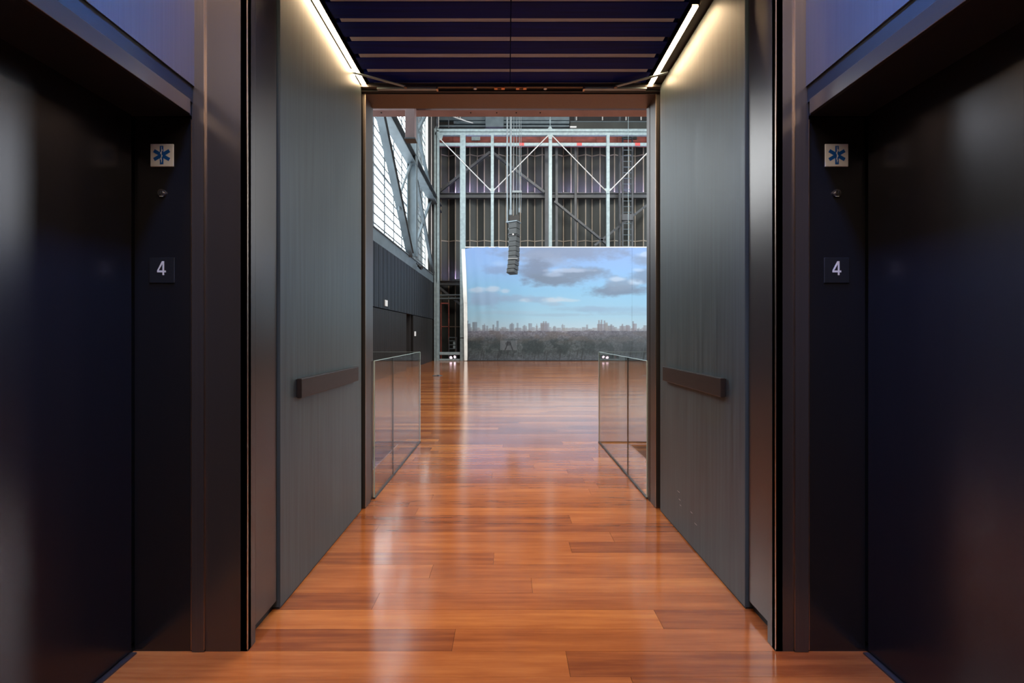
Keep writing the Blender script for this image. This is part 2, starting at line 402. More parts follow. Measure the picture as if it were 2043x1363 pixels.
for k_, q_ in enumerate(((-1.95, -1.85, -2.7, HYN, -1.4, 3.7), (1.85, 1.95, -2.7, HYN, -1.4, 3.7), (-1.85, 1.85, -2.7, HYN, -0.15, -0.06), (-1.95, 1.95, -2.7, HYN, 3.6, 3.7), (-1.95, 1.95, -2.8, -2.7, -0.2, 3.7))):
    o = bx(*q_).build('wall_shell', M['dark']); struct(o)  # unseen outer box added to stop light leaking into the lobby
# jamb walls that face the camera, at Y = 1.608
def jamb_wall(sgn, xs, n):
    """xs: door plane, jamb/trim line, trim/panel line, panel edge"""
    root = MB().box(min(xs[0]-sgn*0, xs[3]-sgn*-0.03), max(xs[0], xs[3]+sgn*0.03), YJ+0.02, YJ+0.06, 0, ZC).build('wall_front_'+n, M['dark'])
    struct(root, 'dark metal clad wall between lift and passage, %s side' % n)
    def span(a, b, y0, y1, z0, z1, name, m, bev=0.001):
        return bx(min(a, b), max(a, b), y0, y1, z0, z1).build(name, m, root, bevel=bev)
    span(xs[0]+sgn*0.0, xs[1]+sgn*0.0012, YJ, YJ+0.02, 0.0, ZC, 'lift_jamb', M['lift'])
    span(xs[1], xs[2]+sgn*0.001, YJ-0.006, YJ+0.02, 0.0, ZC, 'corner_trim', M['bronze_matt'], 0.002)
    span(xs[2], xs[3], YJ-0.001, YJ+0.02, 0.0, ZC, 'cladding_panel', M['bronze'])
    # highlights along the arrises, painted in as lighter strips
    span(xs[1]-sgn*-0.0012, xs[1]-sgn*0.0012, YJ-0.0075, YJ, 0.01, 2.13 if True else ZC, 'arris', M['edge'], 0)
    span(xs[2]-sgn*0.0012, xs[2]+sgn*0.0012, YJ-0.008, YJ, 0.01, ZC, 'arris', M['edge'], 0)
    return root
wfl = jamb_wall(-1, (LDX, -1.262, -1.210, LPX), 'left')
wfr = jamb_wall(1, (RDX, 1.206, 1.148, RPX), 'right')

# ---------------------------------------------------------------- passage: returns, side panels, doors
YL0, YL1, ZL = 1.855, 2.885, 3.055
for sgn, pxx, lx, nm in ((-1, LPX, -1.050, 'left'), (1, RPX, 1.100, 'right')):
    par = wfl if sgn < 0 else wfr
    def sp(a, b, y0, y1, z0, z1, name, m, bev=0.001, p=None):
        return bx(min(a, b), max(a, b), y0, y1, z0, z1).build(name, m, p or par, bevel=bev)
    sp(pxx, pxx+sgn*0.03, YJ-0.001, 1.657, 0, ZC, 'return_face', M['bronze'], 0.0015)
    sp(pxx+sgn*-0.0006, pxx+sgn*0.003, YJ-0.003, YJ+0.001, 0.01, ZC, 'arris', M['edge'], 0)
    # side panel, undercut at the floor
    pw = bx(min(lx+sgn*0.25, lx+sgn*0.12), max(lx+sgn*0.25, lx+sgn*0.12), 1.64, HYN, 0, ZC).build('wall_side_'+nm, M['dark']); struct(pw)
    sp(lx+sgn*0.012, lx+sgn*0.045, 1.690, 1.846, 0.045, 3.2, 'side_panel', M['bronze'], 0.001, pw)
    sp(lx+sgn*0.06, lx+sgn*0.12, 1.66, 1.85, 0, 3.2, 'recess_back', M['dark'], 0, pw)
    # plinth in shadow under the side panel
    sp(lx+sgn*0.035, lx+sgn*0.07, 1.66, 1.85, 0.0, 0.044, 'plinth', M['dark'], 0, pw)
    # door leaf folded back along the passage
    dr = empty('door_1' if sgn < 0 else 'door_2', (lx, YL1, 0))
    struct(dr, '%s charcoal wood grained fire door folded open against the passage wall' % nm)
    def dsp(a, b, y0, y1, z0, z1, name, m, bev=0.001, p=None):
        o = bx(min(a, b), max(a, b), y0, y1, z0, z1).build(name, m, p or dr, bevel=bev)
        if p is None: o.location = -dr.location
        return o
    dsp(lx, lx+sgn*0.055, YL0, YL1, 0.008, ZL, 'leaf', M['leaf'], 0.0015)
    dsp(lx+sgn*0.004, lx+sgn*0.05, YL0+0.002, YL1-0.002, 0.0, 0.008, 'bottom_seal', M['dark'], 0)
    # push bar
    bar_y0, bar_y1 = (1.99, 2.755) if sgn < 0 else (2.010, 2.765)
    za, zb = 0.955, 1.052
    pb = dsp(lx-sgn*0.006, lx+sgn*0.0, bar_y0+0.004, bar_y1-0.004, za+0.004, zb-0.004, 'bar_backplate', M['dark'], 0)
    dsp(lx-sgn*0.006, lx-sgn*0.030, bar_y0, bar_y1, za, zb, 'push_bar', M['bar'], 0.004)
    # closer arm from leaf top to the track on the head
    xe = X(809, 2.86) if sgn < 0 else X(1228, 2.86)
    a_ = MB().bar((lx-sgn*0.002, 2.735, ZL+0.004), (xe, 2.855, 3.038), 0.020, 0.007)
    o = a_.build('closer_arm', M['galv'], dr, bevel=0.001); o.location = -dr.location  # paler steel stands in for LED light falling on the arm
    k_ = MB().tube((xe, 2.857, 3.030), (xe, 2.857, 3.045), 0.012, 12)
    o = k_.build('arm_pivot', M['bronze_matt'], dr); o.location = -dr.location
    k_ = MB().box(min(lx, lx+sgn*0.04), max(lx, lx+sgn*0.04), 2.70, 2.77, ZL, ZL+0.008)
    o = k_.build('arm_shoe', M['bronze_matt'], dr); o.location = -dr.location
    # reveal of the far frame
    sp(lx+sgn*0.0-sgn*0.014, lx+sgn*0.12, 2.930, 3.050, 0, 3.03, 'frame_reveal', M['bronze_matt'], 0.0015, pw)
    sp(lx-sgn*0.016, lx-sgn*0.012, 2.926, 2.934, 0.01, 3.03, 'arris', M['edge'], 0, pw)

# scratches on the right door leaf
sc_ = MB()
for i in range(5):
    y = 2.32+random.random()*0.25; z = 0.16+random.random()*0.12
    sc_.box(1.0993, 1.1001, y, y+0.015+random.random()*0.02, z, z+0.0012)
d2 = bpy.data.objects['door_2']
o = sc_.build('scratch', M['white'], d2); o.location = -d2.location

# head over the far opening with transom rail, tracks, latches, sensors
head = bx(-1.25, 1.3, 2.93, HYN, 3.028, 3.45).build('trim_2', M['bronze_matt'], bevel=0.001); struct(head, 'bronze head over the opening into the hall')
bx(-1.17, 1.22, 2.872, 2.93, 3.046, 3.45).build('transom_rail', M['bronze_matt'], head, bevel=0.001)
bx(-1.17, 1.22, 2.905, 2.93, 3.034, 3.046).build('transom_stop', M['dark'], head)
for (a, b_) in ((752, 874), (1163, 1290)):
    t = bx(X(a, 2.88), X(b_, 2.88), 2.874, 2.900, 3.034, 3.046).build('closer_track', M['galv'], head, bevel=0.001)  # LED light on the track put in by the paler steel
    e = X(872, 2.88) if a < 1000 else X(1165, 2.88)
    bx(e-0.006, e+0.006, 2.872, 2.902, 3.031, 3.047).build('end_cap', M['edge'], t)
for a in (948, 1088):
    MB().tube((X(a, 2.885), 2.885, 3.038), (X(a, 2.885), 2.885, 3.047), 0.012, 14).build('sensor', M['white'], head)
for a in (996.5, 1040):
    t = bx(X(a-10.5, 2.88), X(a+10.5, 2.88), 2.872, 2.896, 3.038, 3.047).build('latch_plate', M['orange'], head, bevel=0.001)
    bx(X(a-4, 2.88), X(a+4, 2.88), 2.876, 2.890, 3.036, 3.0385).build('latch_hole', M['dark'], t)

# passage ceiling: dark boards with brown strips between
pc = bx(-1.25, 1.3, 2.05, 2.93, 3.135, 3.25).build('ceiling_passage', M['dark']); struct(pc, 'dark board ceiling of the passage with narrow brown strips')
strips = [(2.140, 2.169), (2.282, 2.311), (2.424, 2.462), (2.570, 2.607), (2.717, 2.751), (2.863, 2.872)]
edges = [2.06] + [v for s in strips for v in s]
XL_, XR_ = -0.985, 0.985
for (a, b_) in strips:
    for (xa, xb) in ((-0.955, 0.017), (0.023, 0.955)):
        bx(xa, xb, a+0.0005, b_-0.0005, 3.073, 3.083).build('ceiling_strip', M['strip'], pc)
lo = 2.055
for (a, b_) in strips:
    for (xa, xb) in ((XL_, 0.0185), (0.0215, XR_)):
        bx(xa, xb, lo, a, 3.070, 3.1).build('ceiling_board', M['board'], pc, bevel=0.001)
    lo = b_
bx(-1.25, 1.3, 2.03, 2.055, 3.064, 3.45).build('ceiling_edge_trim', M['bronze_matt'], pc)
for sgn in (-1, 1):
    a, b_ = sorted((sgn*1.052, sgn*1.24)); bx(a, b_, 2.055, 2.93, 3.072, 3.12).build('ceiling_edge_band', M['bronze_matt'], pc)
for sgn, y0 in ((-1, 2.06), (1, 2.205)):
    t = empty('linear_light', (sgn*1.030, 2.5, 3.08))
    tag(t, 'warm glowing linear light strip along the top of the %s door' % ('left' if sgn < 0 else 'right'), 'light', 'linear lights in the passage ceiling')
    o = MB().box(sgn*1.03-0.017, sgn*1.03+0.017, y0, 2.872, 3.069, 3.078).build('diffuser', M['led'], t); o.location = -t.location
    h = MB().box(sgn*1.03-0.022, sgn*1.03-0.0175, y0-.01, 2.876, 3.067, 3.1).box(sgn*1.03+0.0175, sgn*1.03+0.022, y0-.01, 2.876, 3.067, 3.1).box(sgn*1.03-0.022, sgn*1.03+0.022, y0-.01, 2.876, 3.079, 3.1)
    o = h.build('housing', M['bronze_matt'], t); o.location = -t.location
    
# ---------------------------------------------------------------- signs on the lift jambs
def strokes_star(cx, cz, r, w_):
    out = []
    for a in (30, -30):
        a = math.radians(a); dx, dz = math.cos(a), math.sin(a); nx, nz = -dz, dx
        out.append([(cx-dx*r-nx*w_, cz-dz*r-nz*w_), (cx+dx*r-nx*w_, cz+dz*r-nz*w_), (cx+dx*r+nx*w_, cz+dz*r+nz*w_), (cx-dx*r+nx*w_, cz-dz*r+nz*w_)])
    return out
def medical_sign(cx, cz, side):
    y = YJ
    t = bx(cx-0.0465, cx+0.0465, y-0.004, y, cz-0.0455, cz+0.0455).build('medical_sign', M['white'], bevel=0.0015)
    tag(t, 'white plate with blue six armed medical star above the key switch, %s lift' % side, 'sign', 'medical star signs')
    for k, pg in enumerate(strokes_star(cx, cz, 0.0355, 0.0068)):
        MB().prism(pg, y-0.0048-0.0002*k, y-0.0035).build('star_arm', M['blue'], t)
    MB().box(cx-0.0068, cx+0.0068, y-0.0054, y-0.0035, cz-0.0365, cz+0.0365).build('star_arm', M['blue'], t)
    st = MB()
    st.box(cx-0.001, cx+0.001, y-0.0058, y-0.005, cz-0.030, cz+0.033)
    pts = [Vector((cx+0.0038*math.sin(i*0.62)*(1-0.35*i/22), y-0.006, cz+0.024-i*0.0022)) for i in range(23)]
    st.path(pts, 0.0011, 5)
    st.build('snake_staff', M['white'], t)
def key_switch(cx, cz, side):
    y = YJ
    t = MB().tube((cx, y, cz), (cx, y-0.006, cz), 0.0155, 24).build('key_switch', M['bronze_matt'])
    tag(t, 'small round keyed switch in the jamb of the %s lift' % side, 'switch', 'key switches')
    MB().tube((cx, y-0.006, cz), (cx, y-0.011, cz), 0.0095, 20).build('lock_barrel', M['chrome'], t)
    bx(cx-0.0016, cx+0.0016, y-0.0116, y-0.0108, cz-0.006, cz+0.006).build('key_slot', M['dark'], t)
    bx(cx-0.007, cx+0.007, y-0.007, y-0.006, cz-0.0145, cz-0.0125).build('switch_mark', M['white'], t)
def number_sign(cx, cz, side):
    y = YJ
    t = bx(cx-0.050, cx+0.050, y-0.004, y, cz-0.051, cz+0.051).build('floor_number_sign', M['plate'], bevel=0.0012)
    tag(t, 'black square plate with a white numeral 4 on the jamb of the %s lift' % side, 'sign', 'floor number signs')
    ox, oz, k = cx-0.0005, cz+0.008, 0.0555
    def q(u, v): return (ox + (u-0.5)*0.62*k, oz + (v-0.5)*k)
    m = MB()
    y0, y1 = y-0.0052, y-0.0036
    m.prism([q(0.62, 0), q(0.80, 0), q(0.80, 1), q(0.62, 1)], y0, y1)
    m.prism([q(0, 0.20), q(1, 0.20), q(1, 0.33), q(0, 0.33)], y0-0.0001, y1)
    m.prism([q(0, 0.33), q(0.17, 0.33), q(0.80, 1.0), q(0.56, 1.0)], y0-0.0002, y1)
    m.build('numeral', M['numeral'], t)
for side, sx in (('left', 324.5), ('right', 1668)):
    zs = Z(310.5, YJ); medical_sign(X(sx, YJ), zs, side)
    key_switch(X(sx, YJ), Z(386, YJ), side)
    number_sign(X(sx, YJ), Z(539.5, YJ), side)

# ---------------------------------------------------------------- hall shell
def hall_wall(name, m, *boxes):
    b = MB()
    for q in boxes: b.box(*q)
    o = b.build(name, m); struct(o); return o
nw = hall_wall('wall_near', M['hallblack'], (-4.4, -1.25, HYN, HYN+0.12, -1.3, HZ), (1.3, 12.8, HYN, HYN+0.12, -1.3, HZ), (-1.25, 1.3, HYN, HYN+0.12, 3.2, HZ))
hall_wall('wall_near_frame', M['bronze_matt'], (-1.25, -1.045, HYN-0.003, HYN+0.06, 0, 3.03), (1.085, 1.3, HYN-0.003, HYN+0.06, 0, 3.03), (-1.25, 1.3, HYN-0.003, HYN+0.06, 3.03, 3.3))
hall_wall('ceiling_hall', M['hallblack'], (-4.4, 12.8, HYN, HYF+1, HZ, HZ+0.2))
# left wall: charcoal boards under a steel sill, doorway recess
wl = hall_wall('wall_hall_left', M['hallblack'], (-4.4, -3.72, 3.1, 14.4, 0, 4.0), (-4.4, -3.72, 15.35, 21.9, 0, 4.0), (-4.4, -3.72, 14.4, 15.35, 2.06, 4.0),
               (-4.4, -4.2, 14.4, 15.35, 0, 2.06), (-4.4, -3.75, 3.1, 21.9, 12.1, HZ), (-4.4, -3.72, 18.72, 21.9, 4.0, 12.2), (-4.4, -3.72, 3.1, 3.5, 4.0, 12.2))
wl['label'] = 'charcoal board clad hall wall below the tall windows'
up, lw = MB(), MB()
y = 3.2
while y < 19.9:
    w_ = 0.13
    up.box(-3.72, -3.600-(0.006 if int(y*100) % 3 == 0 else 0), y, y+w_-0.012, 2.035, 3.80)
    if not (14.38 < y+w_*0.5 < 15.36):
        lw.box(-3.72, -3.615, y, y+w_-0.012, 0.0, 2.01)
    y += w_
up.build('upper_boards', M['hallwall'], wl, kind='stuff'); lw.build('lower_boards', M['hallbrown'], wl, kind='stuff')
bx(-3.72, -3.65, 3.2, 19.9, 0.0, 3.8).build('board_backing', M['dark'], wl) if False else None
bx(-3.725, -3.595, 3.2, 19.95, 3.80, 4.16).build('sill_band', M['steel'], wl, bevel=0.01)
bx(-3.9, -3.56, 3.2, 19.95, 4.16, 4.19).build('sill_ledge', M['steel'], wl)
# small white wall plates
for (a, b_, lab) in ((769.5, 605, 'small white wall plate on the upper charcoal boards'), (827.5, 666, 'small white wall plate beside the dark doorway')):
    Yp = -3.6*F/(a-CX)
    o = bx(-3.6, -3.575, Yp-0.12, Yp+0.12, Z(b_, Yp)-0.09, Z(b_, Yp)+0.09).build('wall_plate', M['white'], bevel=0.004); tag(o, lab, 'wall plate')
# dark device on the ledge
Yd = -3.58*F/(831-CX)
t = empty('spotlight', (-3.5, Yd, 4.0)); tag(t, 'small black spotlight clamped to the window sill band', 'spotlight')
MB().tube((0.0, 0, 0), (0.14, -0.12, -0.12), 0.06, 14, 0.075).build('lamp_head', M['dark'], t)
MB().bar((-0.1, 0, 0.1), (0.02, 0, -0.02), 0.03).bar((0.02, -0.08, 0.0), (0.02, 0.08, 0.0), 0.02).build('bracket', M['dark'], t)
MB().box(0.13, 0.145, -0.21, -0.05, -0.19, -0.03).build('shutter', M['dark'], t)

wr = hall_wall('wall_hall_right', M['hallblack'], (12.1, 12.8, 3.1, 21.9, 0, 4.2), (12.1, 12.8, 3.1, 21.9, 12.1, HZ), (12.1, 12.8, 18.72, 21.9, 4.0, 12.2), (12.1, 12.8, 3.1, 3.5, 4.0, 12.2))

# ---------------------------------------------------------------- tall windows
def window(name, x, y0, y1, ncol, nrow, z0, z1, fine, outer):
    root = empty(name, (x, (y0+y1)/2, z0)); struct(root, 'tall steel window of many small panes above the charcoal wall')
    cw = (y1-y0)/ncol; rh = (z1-z0)/nrow
    pane = bx(x-0.006, x+0.006, -cw/2+0.012, cw/2-0.012, -rh/2+0.007, rh/2-0.007).build('pane', M['pane'], root)
    first = True
    for i in range(ncol):
        for j in range(nrow):
            loc = Vector((0, y0+cw*(i+0.5), z0+rh*(j+0.5))) - root.location
            if first: pane.location = loc; first = False
            else: copy_obj(pane, root, loc)
    thick, thin = MB(), MB()
    for i in range(ncol+1):
        yy = y0+cw*i
        m = MB().box(x-0.014, x+0.014, yy-0.024, yy+0.024, z0, z1).build('mullion', M['mull'], root); m.location = -root.location
    for j in range(nrow+1):
        zz = z0+rh*j
        if (not fine) or j % 7 == 0:
            m = MB().box(x-0.02, x+0.02, y0, y1, zz-0.03, zz+0.03).build('transom', M['mull'], root); m.location = -root.location
        else:
            thin.box(x-0.012, x+0.012, y0, y1, zz-0.019, zz+0.019)
    if fine:
        m = thin.build('glazing_bars', M['mull'], root, kind='stuff'); m.location = -root.location
    return root
window('window_1', -3.82, 10.42, 18.62, 8, 28, 4.2, 12.04, True, -1)
window('window_2', -3.82, 3.5, 10.36, 6, 4, 4.2, 12.04, False, -1)
window('window_3', 12.25, 3.5, 18.62, 12, 4, 4.2, 12.04, False, 1)
f = MB().box(-3.9, -3.70, 18.62, 18.74, 4.16, 12.1).build('window_post', M['hem'], bpy.data.objects['window_1']); f.location = -bpy.data.objects['window_1'].location

# steel structure in front of the windows
def post_steel(name, lab, cat, fn, m=M['steel'], group=None):
    b = MB(); fn(b); o = b.build(name, m); tag(o, lab, cat, group); return o
XS = -3.56
post_steel('steel_column', 'blue grey steel column standing on the window sill', 'column', lambda b: b.ibeam((XS, 15.05, 4.19), (XS, 15.05, HZ), 0.30, 0.34, 0.03))
post_steel('steel_girder', 'heavy steel girder crossing the windows lengthwise', 'girder', lambda b: b.ibeam((XS, 3.2, 7.80), (XS, 20.9, 7.80), 0.34, 0.36, 0.03))
post_steel('diagonal_brace', 'thick steel diagonal rising from the foot of the window column', 'brace', lambda b: b.ibeam((XS, 14.75, 4.2), (XS, 9.1, 9.5), 0.22, 0.26, 0.025))
post_steel('tie_rod', 'slim steel tie between the girder and the thick diagonal', 'brace', lambda b: b.tube(px(821, 322, 14.87), px(796.5, 392, 13.2), 0.045, 8).tube(px(796.5, 392, 13.2), px(796.5, 420, 13.2), 0.03, 8))
post_steel('diagonal_brace', 'steel diagonal falling towards the far corner beside the column', 'brace', lambda b: b.ibeam((XS, 15.7, 7.3), (XS, 19.3, 4.2), 0.13, 0.15, 0.02))
post_steel('diagonal_brace', 'steel diagonal rising towards the far corner beside the column', 'brace', lambda b: b.bar((XS-0.08, 15.3, 4.3), (XS-0.08, 19.1, 7.7), 0.09, 0.09))
post_steel('diagonal_brace', 'steel diagonal above the girder near the far corner', 'brace', lambda b: b.bar((XS, 15.3, 9.6), (XS, 18.8, 7.9), 0.12, 0.12).bar((XS, 15.4, 8.9), (XS, 18.3, 11.6), 0.1, 0.1))
post_steel('steel_column', 'dark steel column in the far corner of the hall', 'column', lambda b: b.ibeam((XS-0.02, 19.6, 3.8), (XS-0.02, 19.6, HZ), 0.3, 0.34, 0.03), M['dsteel'])

# plum coloured beam over the entrance and its dropped box
t = empty('entrance_beam', (2, 6.6, 4.9)); tag(t, 'plum brown steel beam crossing just inside the opening', 'beam')
def ch(o, t): o.location = -t.location; return o
Zb = Z(220, 6.5)
ch(bx(-3.55, 12.0, 6.50, 6.695, Zb, Zb+0.5).build('beam_box', M['plum'], t, bevel=0.004), t)
ch(bx(-3.55, 12.0, 6.497, 6.502, Zb+0.02, Zb+0.04).build('beam_lip', M['plum'], t), t)
b = MB()
for a, c in ((1078, 226), (939, 214), (991, 229), (1030, 222), (760, 227)):
    p = px(a, c, 6.55)
    b.box(p.x-0.01, p.x+0.01, 6.56, 6.58, Zb-0.008, Zb)
ch(b.build('rivet', M['dark'], t), t)
t = empty('drop_box', (X(819, 6.4), 6.45, 4.6)); tag(t, 'plum brown vertical box hanging from the entrance beam', 'post')
ch(bx(X(809.5, 6.4), X(828, 6.4), 6.36, 6.495, Z(277, 6.4), Zb+0.5).build('box_post', M['plum'], t, bevel=0.004), t)
ch(bx(X(808, 6.38), X(829.5, 6.38), 6.34, 6.50, Z(279, 6.38), Z(276.5, 6.38)).build('end_plate', M['steel'], t), t)

# ---------------------------------------------------------------- far wall of folded panels
YW = 21.3
wf = bx(-4.4, 12.8, HYF+0.1, HYF+0.3, 0, HZ).build('wall_far', M['hallblack']); struct(wf, 'far hall wall of folded olive grey panels with tan ribs')
pit = 14.4/F*YW; x = X(880, YW); i = 0
pts = []
while x < 12.0:
    pts.append((x, YW + (0.20 if i % 2 else 0.0))); x += pit; i += 1
z_lv = [0.0, Z(652, YW), Z(480.5, YW), Z(309, YW), 11.3]
for i, (a, b_) in enumerate(zip(pts, pts[1:])):
    for j, (za, zb) in enumerate(zip(z_lv, z_lv[1:])):
        MB().bar((a[0]+0.01, a[1], (za+zb)/2), (b_[0]-0.01, b_[1], (za+zb)/2), 0.02, zb-za-0.02).build('panel', M['pleat'], wf)
for i, a in enumerate(pts):
    MB().box(a[0]-0.024, a[0]+0.024, a[1]-0.06, a[1]-0.012, 0, 11.3).build('rib', M['rib'], wf)
for z_ in z_lv[1:4]:
    b = MB()
    for a, c in zip(pts, pts[1:]): b.bar((a[0], a[1]-0.035, z_), (c[0], c[1]-0.035, z_), 0.03, 0.05)
    b.build('zigzag_rail', M['rib'], wf)

def girt(y0, y1, lab):
    za, zb = Z(y1, 20.95), Z(y0, 20.95)
    o = MB().ibeam((-3.7, 20.95, (za+zb)/2), (12.0, 20.95, (za+zb)/2), 0.22, zb-za, 0.03).build('steel_girt', M['dsteel']); tag(o, lab, 'girt', 'girts on the far wall')
girt(386.2, 396, 'upper dark steel girt running across the far wall')
girt(560.5, 569.5, 'lower dark steel girt running across the far wall')
cols = [(1087, 1095.5), (1108, 1112.8), (1146, 1150.3), (1234, 1238)]
for n_, (a, b_) in enumerate(cols):
    lab = ('wide dark steel column on the far wall', 'slim dark steel column just right of the wide one',
           'slim dark steel column midway between two galvanised posts', 'slim dark steel column left of the ladder')[n_]
    w_ = X(b_, 20.8)-X(a, 20.8)
    o = MB().ibeam(((X(a, 20.8)+X(b_, 20.8))/2, 20.8, 0), ((X(a, 20.8)+X(b_, 20.8))/2, 20.8, HZ), w_, 0.12, 0.02, up=(0, 1, 0)).build('steel_column', M['dsteel']); tag(o, lab, 'column', 'columns on the far wall')
def brace(p, q, lab, m=M['dsteel'], w_=0.13):
    o = MB().ibeam(px(p[0], p[1], 20.72), px(q[0], q[1], 20.72), w_*0.7, w_, 0.02, up=(0, 1, 0)).build('wall_brace', m); tag(o, lab, 'brace', 'braces on the far wall')
brace((877, 382), (978, 304), 'grey diagonal brace rising to the apex behind the second panel bay', w_=0.17)
brace((984, 306), (1086, 384), 'grey diagonal brace falling from the apex to the wide column', w_=0.17)
brace((1106, 402), (1216, 492), 'dark diagonal brace falling from the wide column', w_=0.15)
brace((1300, 402), (1186, 490), 'dark diagonal brace falling leftwards behind the ladder', w_=0.15)
brace((877, 574), (922, 610), 'short dark brace under the lower girt beside the banner', w_=0.16)
for (ya, yb, lab) in ((588, 591, 'upper pipe rail under the lower girt'), (594.5, 598, 'lower pipe rail under the lower girt')):
    o = MB().tube(px(876, (ya+yb)/2, 20.6), px(1000, (ya+yb)/2-2, 20.6), 0.045, 8).build('pipe_rail', M['steel']); tag(o, lab, 'pipe')

# violet uplights on the girts
ul = None; n_ = 0
xs_ = [911, 937.5, 967, 996.5, 1028.5, 1061, 1127, 1131, 1160.5, 1190, 1222, 1249, 1278]
xs_ = [911, 937.5, 967, 996.5, 1031, 1060.5, 1130, 1160.5, 1190.5, 1221, 1249, 1278]
zu = Z(386.2, 20.95)
def uplight(xm, z0):
    t = empty('wall_uplight', (xm, 21.1, z0))
    MB().box(-0.17, 0.17, -0.03, 0.03, 0.0, 0.05).build('housing', M['dsteel'], t)
    MB().box(-0.17, 0.17, -0.034, -0.024, 0.03, 0.075).build('front_lip', M['dsteel'], t)
    MB().box(-0.16, 0.16, -0.022, 0.022, 0.05, 0.056).build('lens', M['violet'], t)
    return t
for k, a in enumerate(xs_):
    if ul is None: ul = uplight(X(a, 21.0), zu); t = ul
    else: t = copy_tree(ul); t.location = (X(a, 21.0), 21.0, zu)
    tag(t, 'violet uplight on the upper girt, %s from the left along it' % ('first second third fourth fifth sixth seventh eighth ninth tenth eleventh twelfth'.split()[k]), 'light', 'uplights on the upper girt')
t = copy_tree(ul); t.location = (X(911, 21.0), 21.0, Z(559.8, 21.0)); tag(t, 'violet uplight on the lower girt beside the banner edge', 'light', 'uplights on the lower girt')

# red beam, ducts and pipes under the roof
Yr = 20.55
t = empty('red_girder', (4, Yr, 11.3)); tag(t, 'red primed steel girder across the top of the far wall', 'girder')
ch(bx(X(868, Yr), 12.0, Yr, Yr+0.05, Z(287, Yr), Z(268, Yr)).build('web', M['rust'], t), t)
ch(bx(X(868, Yr), 12.0, Yr-0.12, Yr+0.14, Z(291.5, Yr), Z(289, Yr)).build('lower_flange', M['rust'], t), t)
for a in (905, 955, 1035, 1078, 1142, 1190, 1232, 1290):
    ch(bx(X(a, Yr)-0.02, X(a, Yr)+0.02, Yr-0.05, Yr, Z(288, Yr), Z(270, Yr)).build('stiffener', M['rust'], t), t)
ch(bx(X(941, Yr), X(958, Yr), Yr-0.06, Yr-0.01, Z(281, Yr), Z(274, Yr)).build('junction_box', M['galv'], t), t)
ch(bx(X(1241, Yr), X(1270, Yr), Yr-0.06, Yr-0.01, Z(279, Yr), Z(273.5, Yr)).build('opening', M['dark'], t), t)
Yt = 20.3
for (ya, yb, xa, xb, m, lab) in ((233, 239.5, 862, 1136, 'steel', 'topmost grey green duct under the roof'),
                                 (241, 246.5, 905, 1136, 'steel', 'second grey green duct under the roof'),
                                 (249.5, 253, 857, 1136, 'steel', 'slim conduit run under the ducts'),
                                 (241, 258, 1137.5, 1420, 'pleat', 'long dark rolled screen box above the truss frame')):
    o = bx(X(xa, Yt), X(xb, Yt), Yt, Yt+0.2, Z(yb, Yt), Z(ya, Yt)).build('duct' if m == 'steel' else 'screen_box', M[m], bevel=0.01)
    tag(o, lab, 'duct' if m == 'steel' else 'screen box')
o = bx(X(969, Yt), X(1005, Yt), Yt-0.30, Yt-0.01, Z(259, Yt), Z(228, Yt)).build('duct', M['steel'], bevel=0.02); tag(o, 'square grey green duct riser dropping from the roof', 'duct')
sb = bpy.data.objects['screen_box']
for a in (1150, 1202, 1249, 1279):
    MB().tube(px(a, 240, Yt-0.02), px(a, 230, Yt-0.02), 0.03, 6).build('hanger', M['cable'], sb)
bx(X(1137.5, Yt), X(1420, Yt), Yt-0.03, Yt-0.001, Z(243.8, Yt), Z(242.6, Yt)).build('front_rail', M['steel'], sb)
bx(X(1137, Yt), X(1150, Yt), Yt-0.04, Yt-0.001, Z(255.5, Yt), Z(252.5, Yt)).build('end_bracket', M['white'], sb)
t0_ = px(908, 240, Yt-0.25)
t = empty('conduit_loops', px(915, 240, Yt)); tag(t, 'grey looping conduits hanging under the roof near the corner', 'conduit')
for k in range(4):
    pts_ = [px(903+k*5+10*math.sin(s*1.4)+s*16, 232+14*s-5*s*s+k*1.5, Yt-0.25) for s in [q/6 for q in range(7)]]
    pts_ = [Vector((pts_[0].x, pts_[0].y, HZ))] + pts_
    o = MB().path(pts_, 0.025, 5).build('conduit', M['cable'], t); o.location = -t.location
for (a, lab) in ((860.5, 'thin vertical wire rod left of the truss frame'), (875, 'thin vertical conduit above the truss frame'), (895, 'dark vertical hanger above the truss frame')):
    y1_ = 718 if a < 862 else 255
    o = MB().tube(px(a, 233, 19.5), px(a, y1_, 19.5), 0.022, 6).build('hanging_rod', M['cable' if a < 890 else 'dsteel']); tag(o, lab, 'rod')

# ladder on the far wall
t = empty('steel_ladder', (X(1251, 20.2), 20.2, 1)); tag(t, 'dark steel ladder climbing the far wall above the banner', 'ladder')
for a in (1242.3, 1261.5):
    ch(bx(X(a, 20.2)-0.035, X(a, 20.2)+0.035, 20.17, 20.24, 0.0, 11.6).build('rail', M['dsteel'], t), t)
z_ = 0.6
while z_ < 11.4:
    ch(MB().tube((X(1242.3, 20.2), 20.2, z_), (X(1261.5, 20.2), 20.2, z_), 0.02, 6).build('rung', M['steel'], t), t); z_ += 0.285
ch(bx(X(1240, 20.1), X(1263, 20.1), 20.02, 20.15, Z(440, 20.1), Z(428, 20.1)).build('rest_platform', M['dsteel'], t), t)
o = MB().tube(Vector((X(1253.5,19.3), 19.3, HZ)), px(1253.5, 492.3, 19.3), 0.012, 6).build('hanging_rod', M['galv']); tag(o, 'thin pale rod hanging in front of the ladder', 'rod')

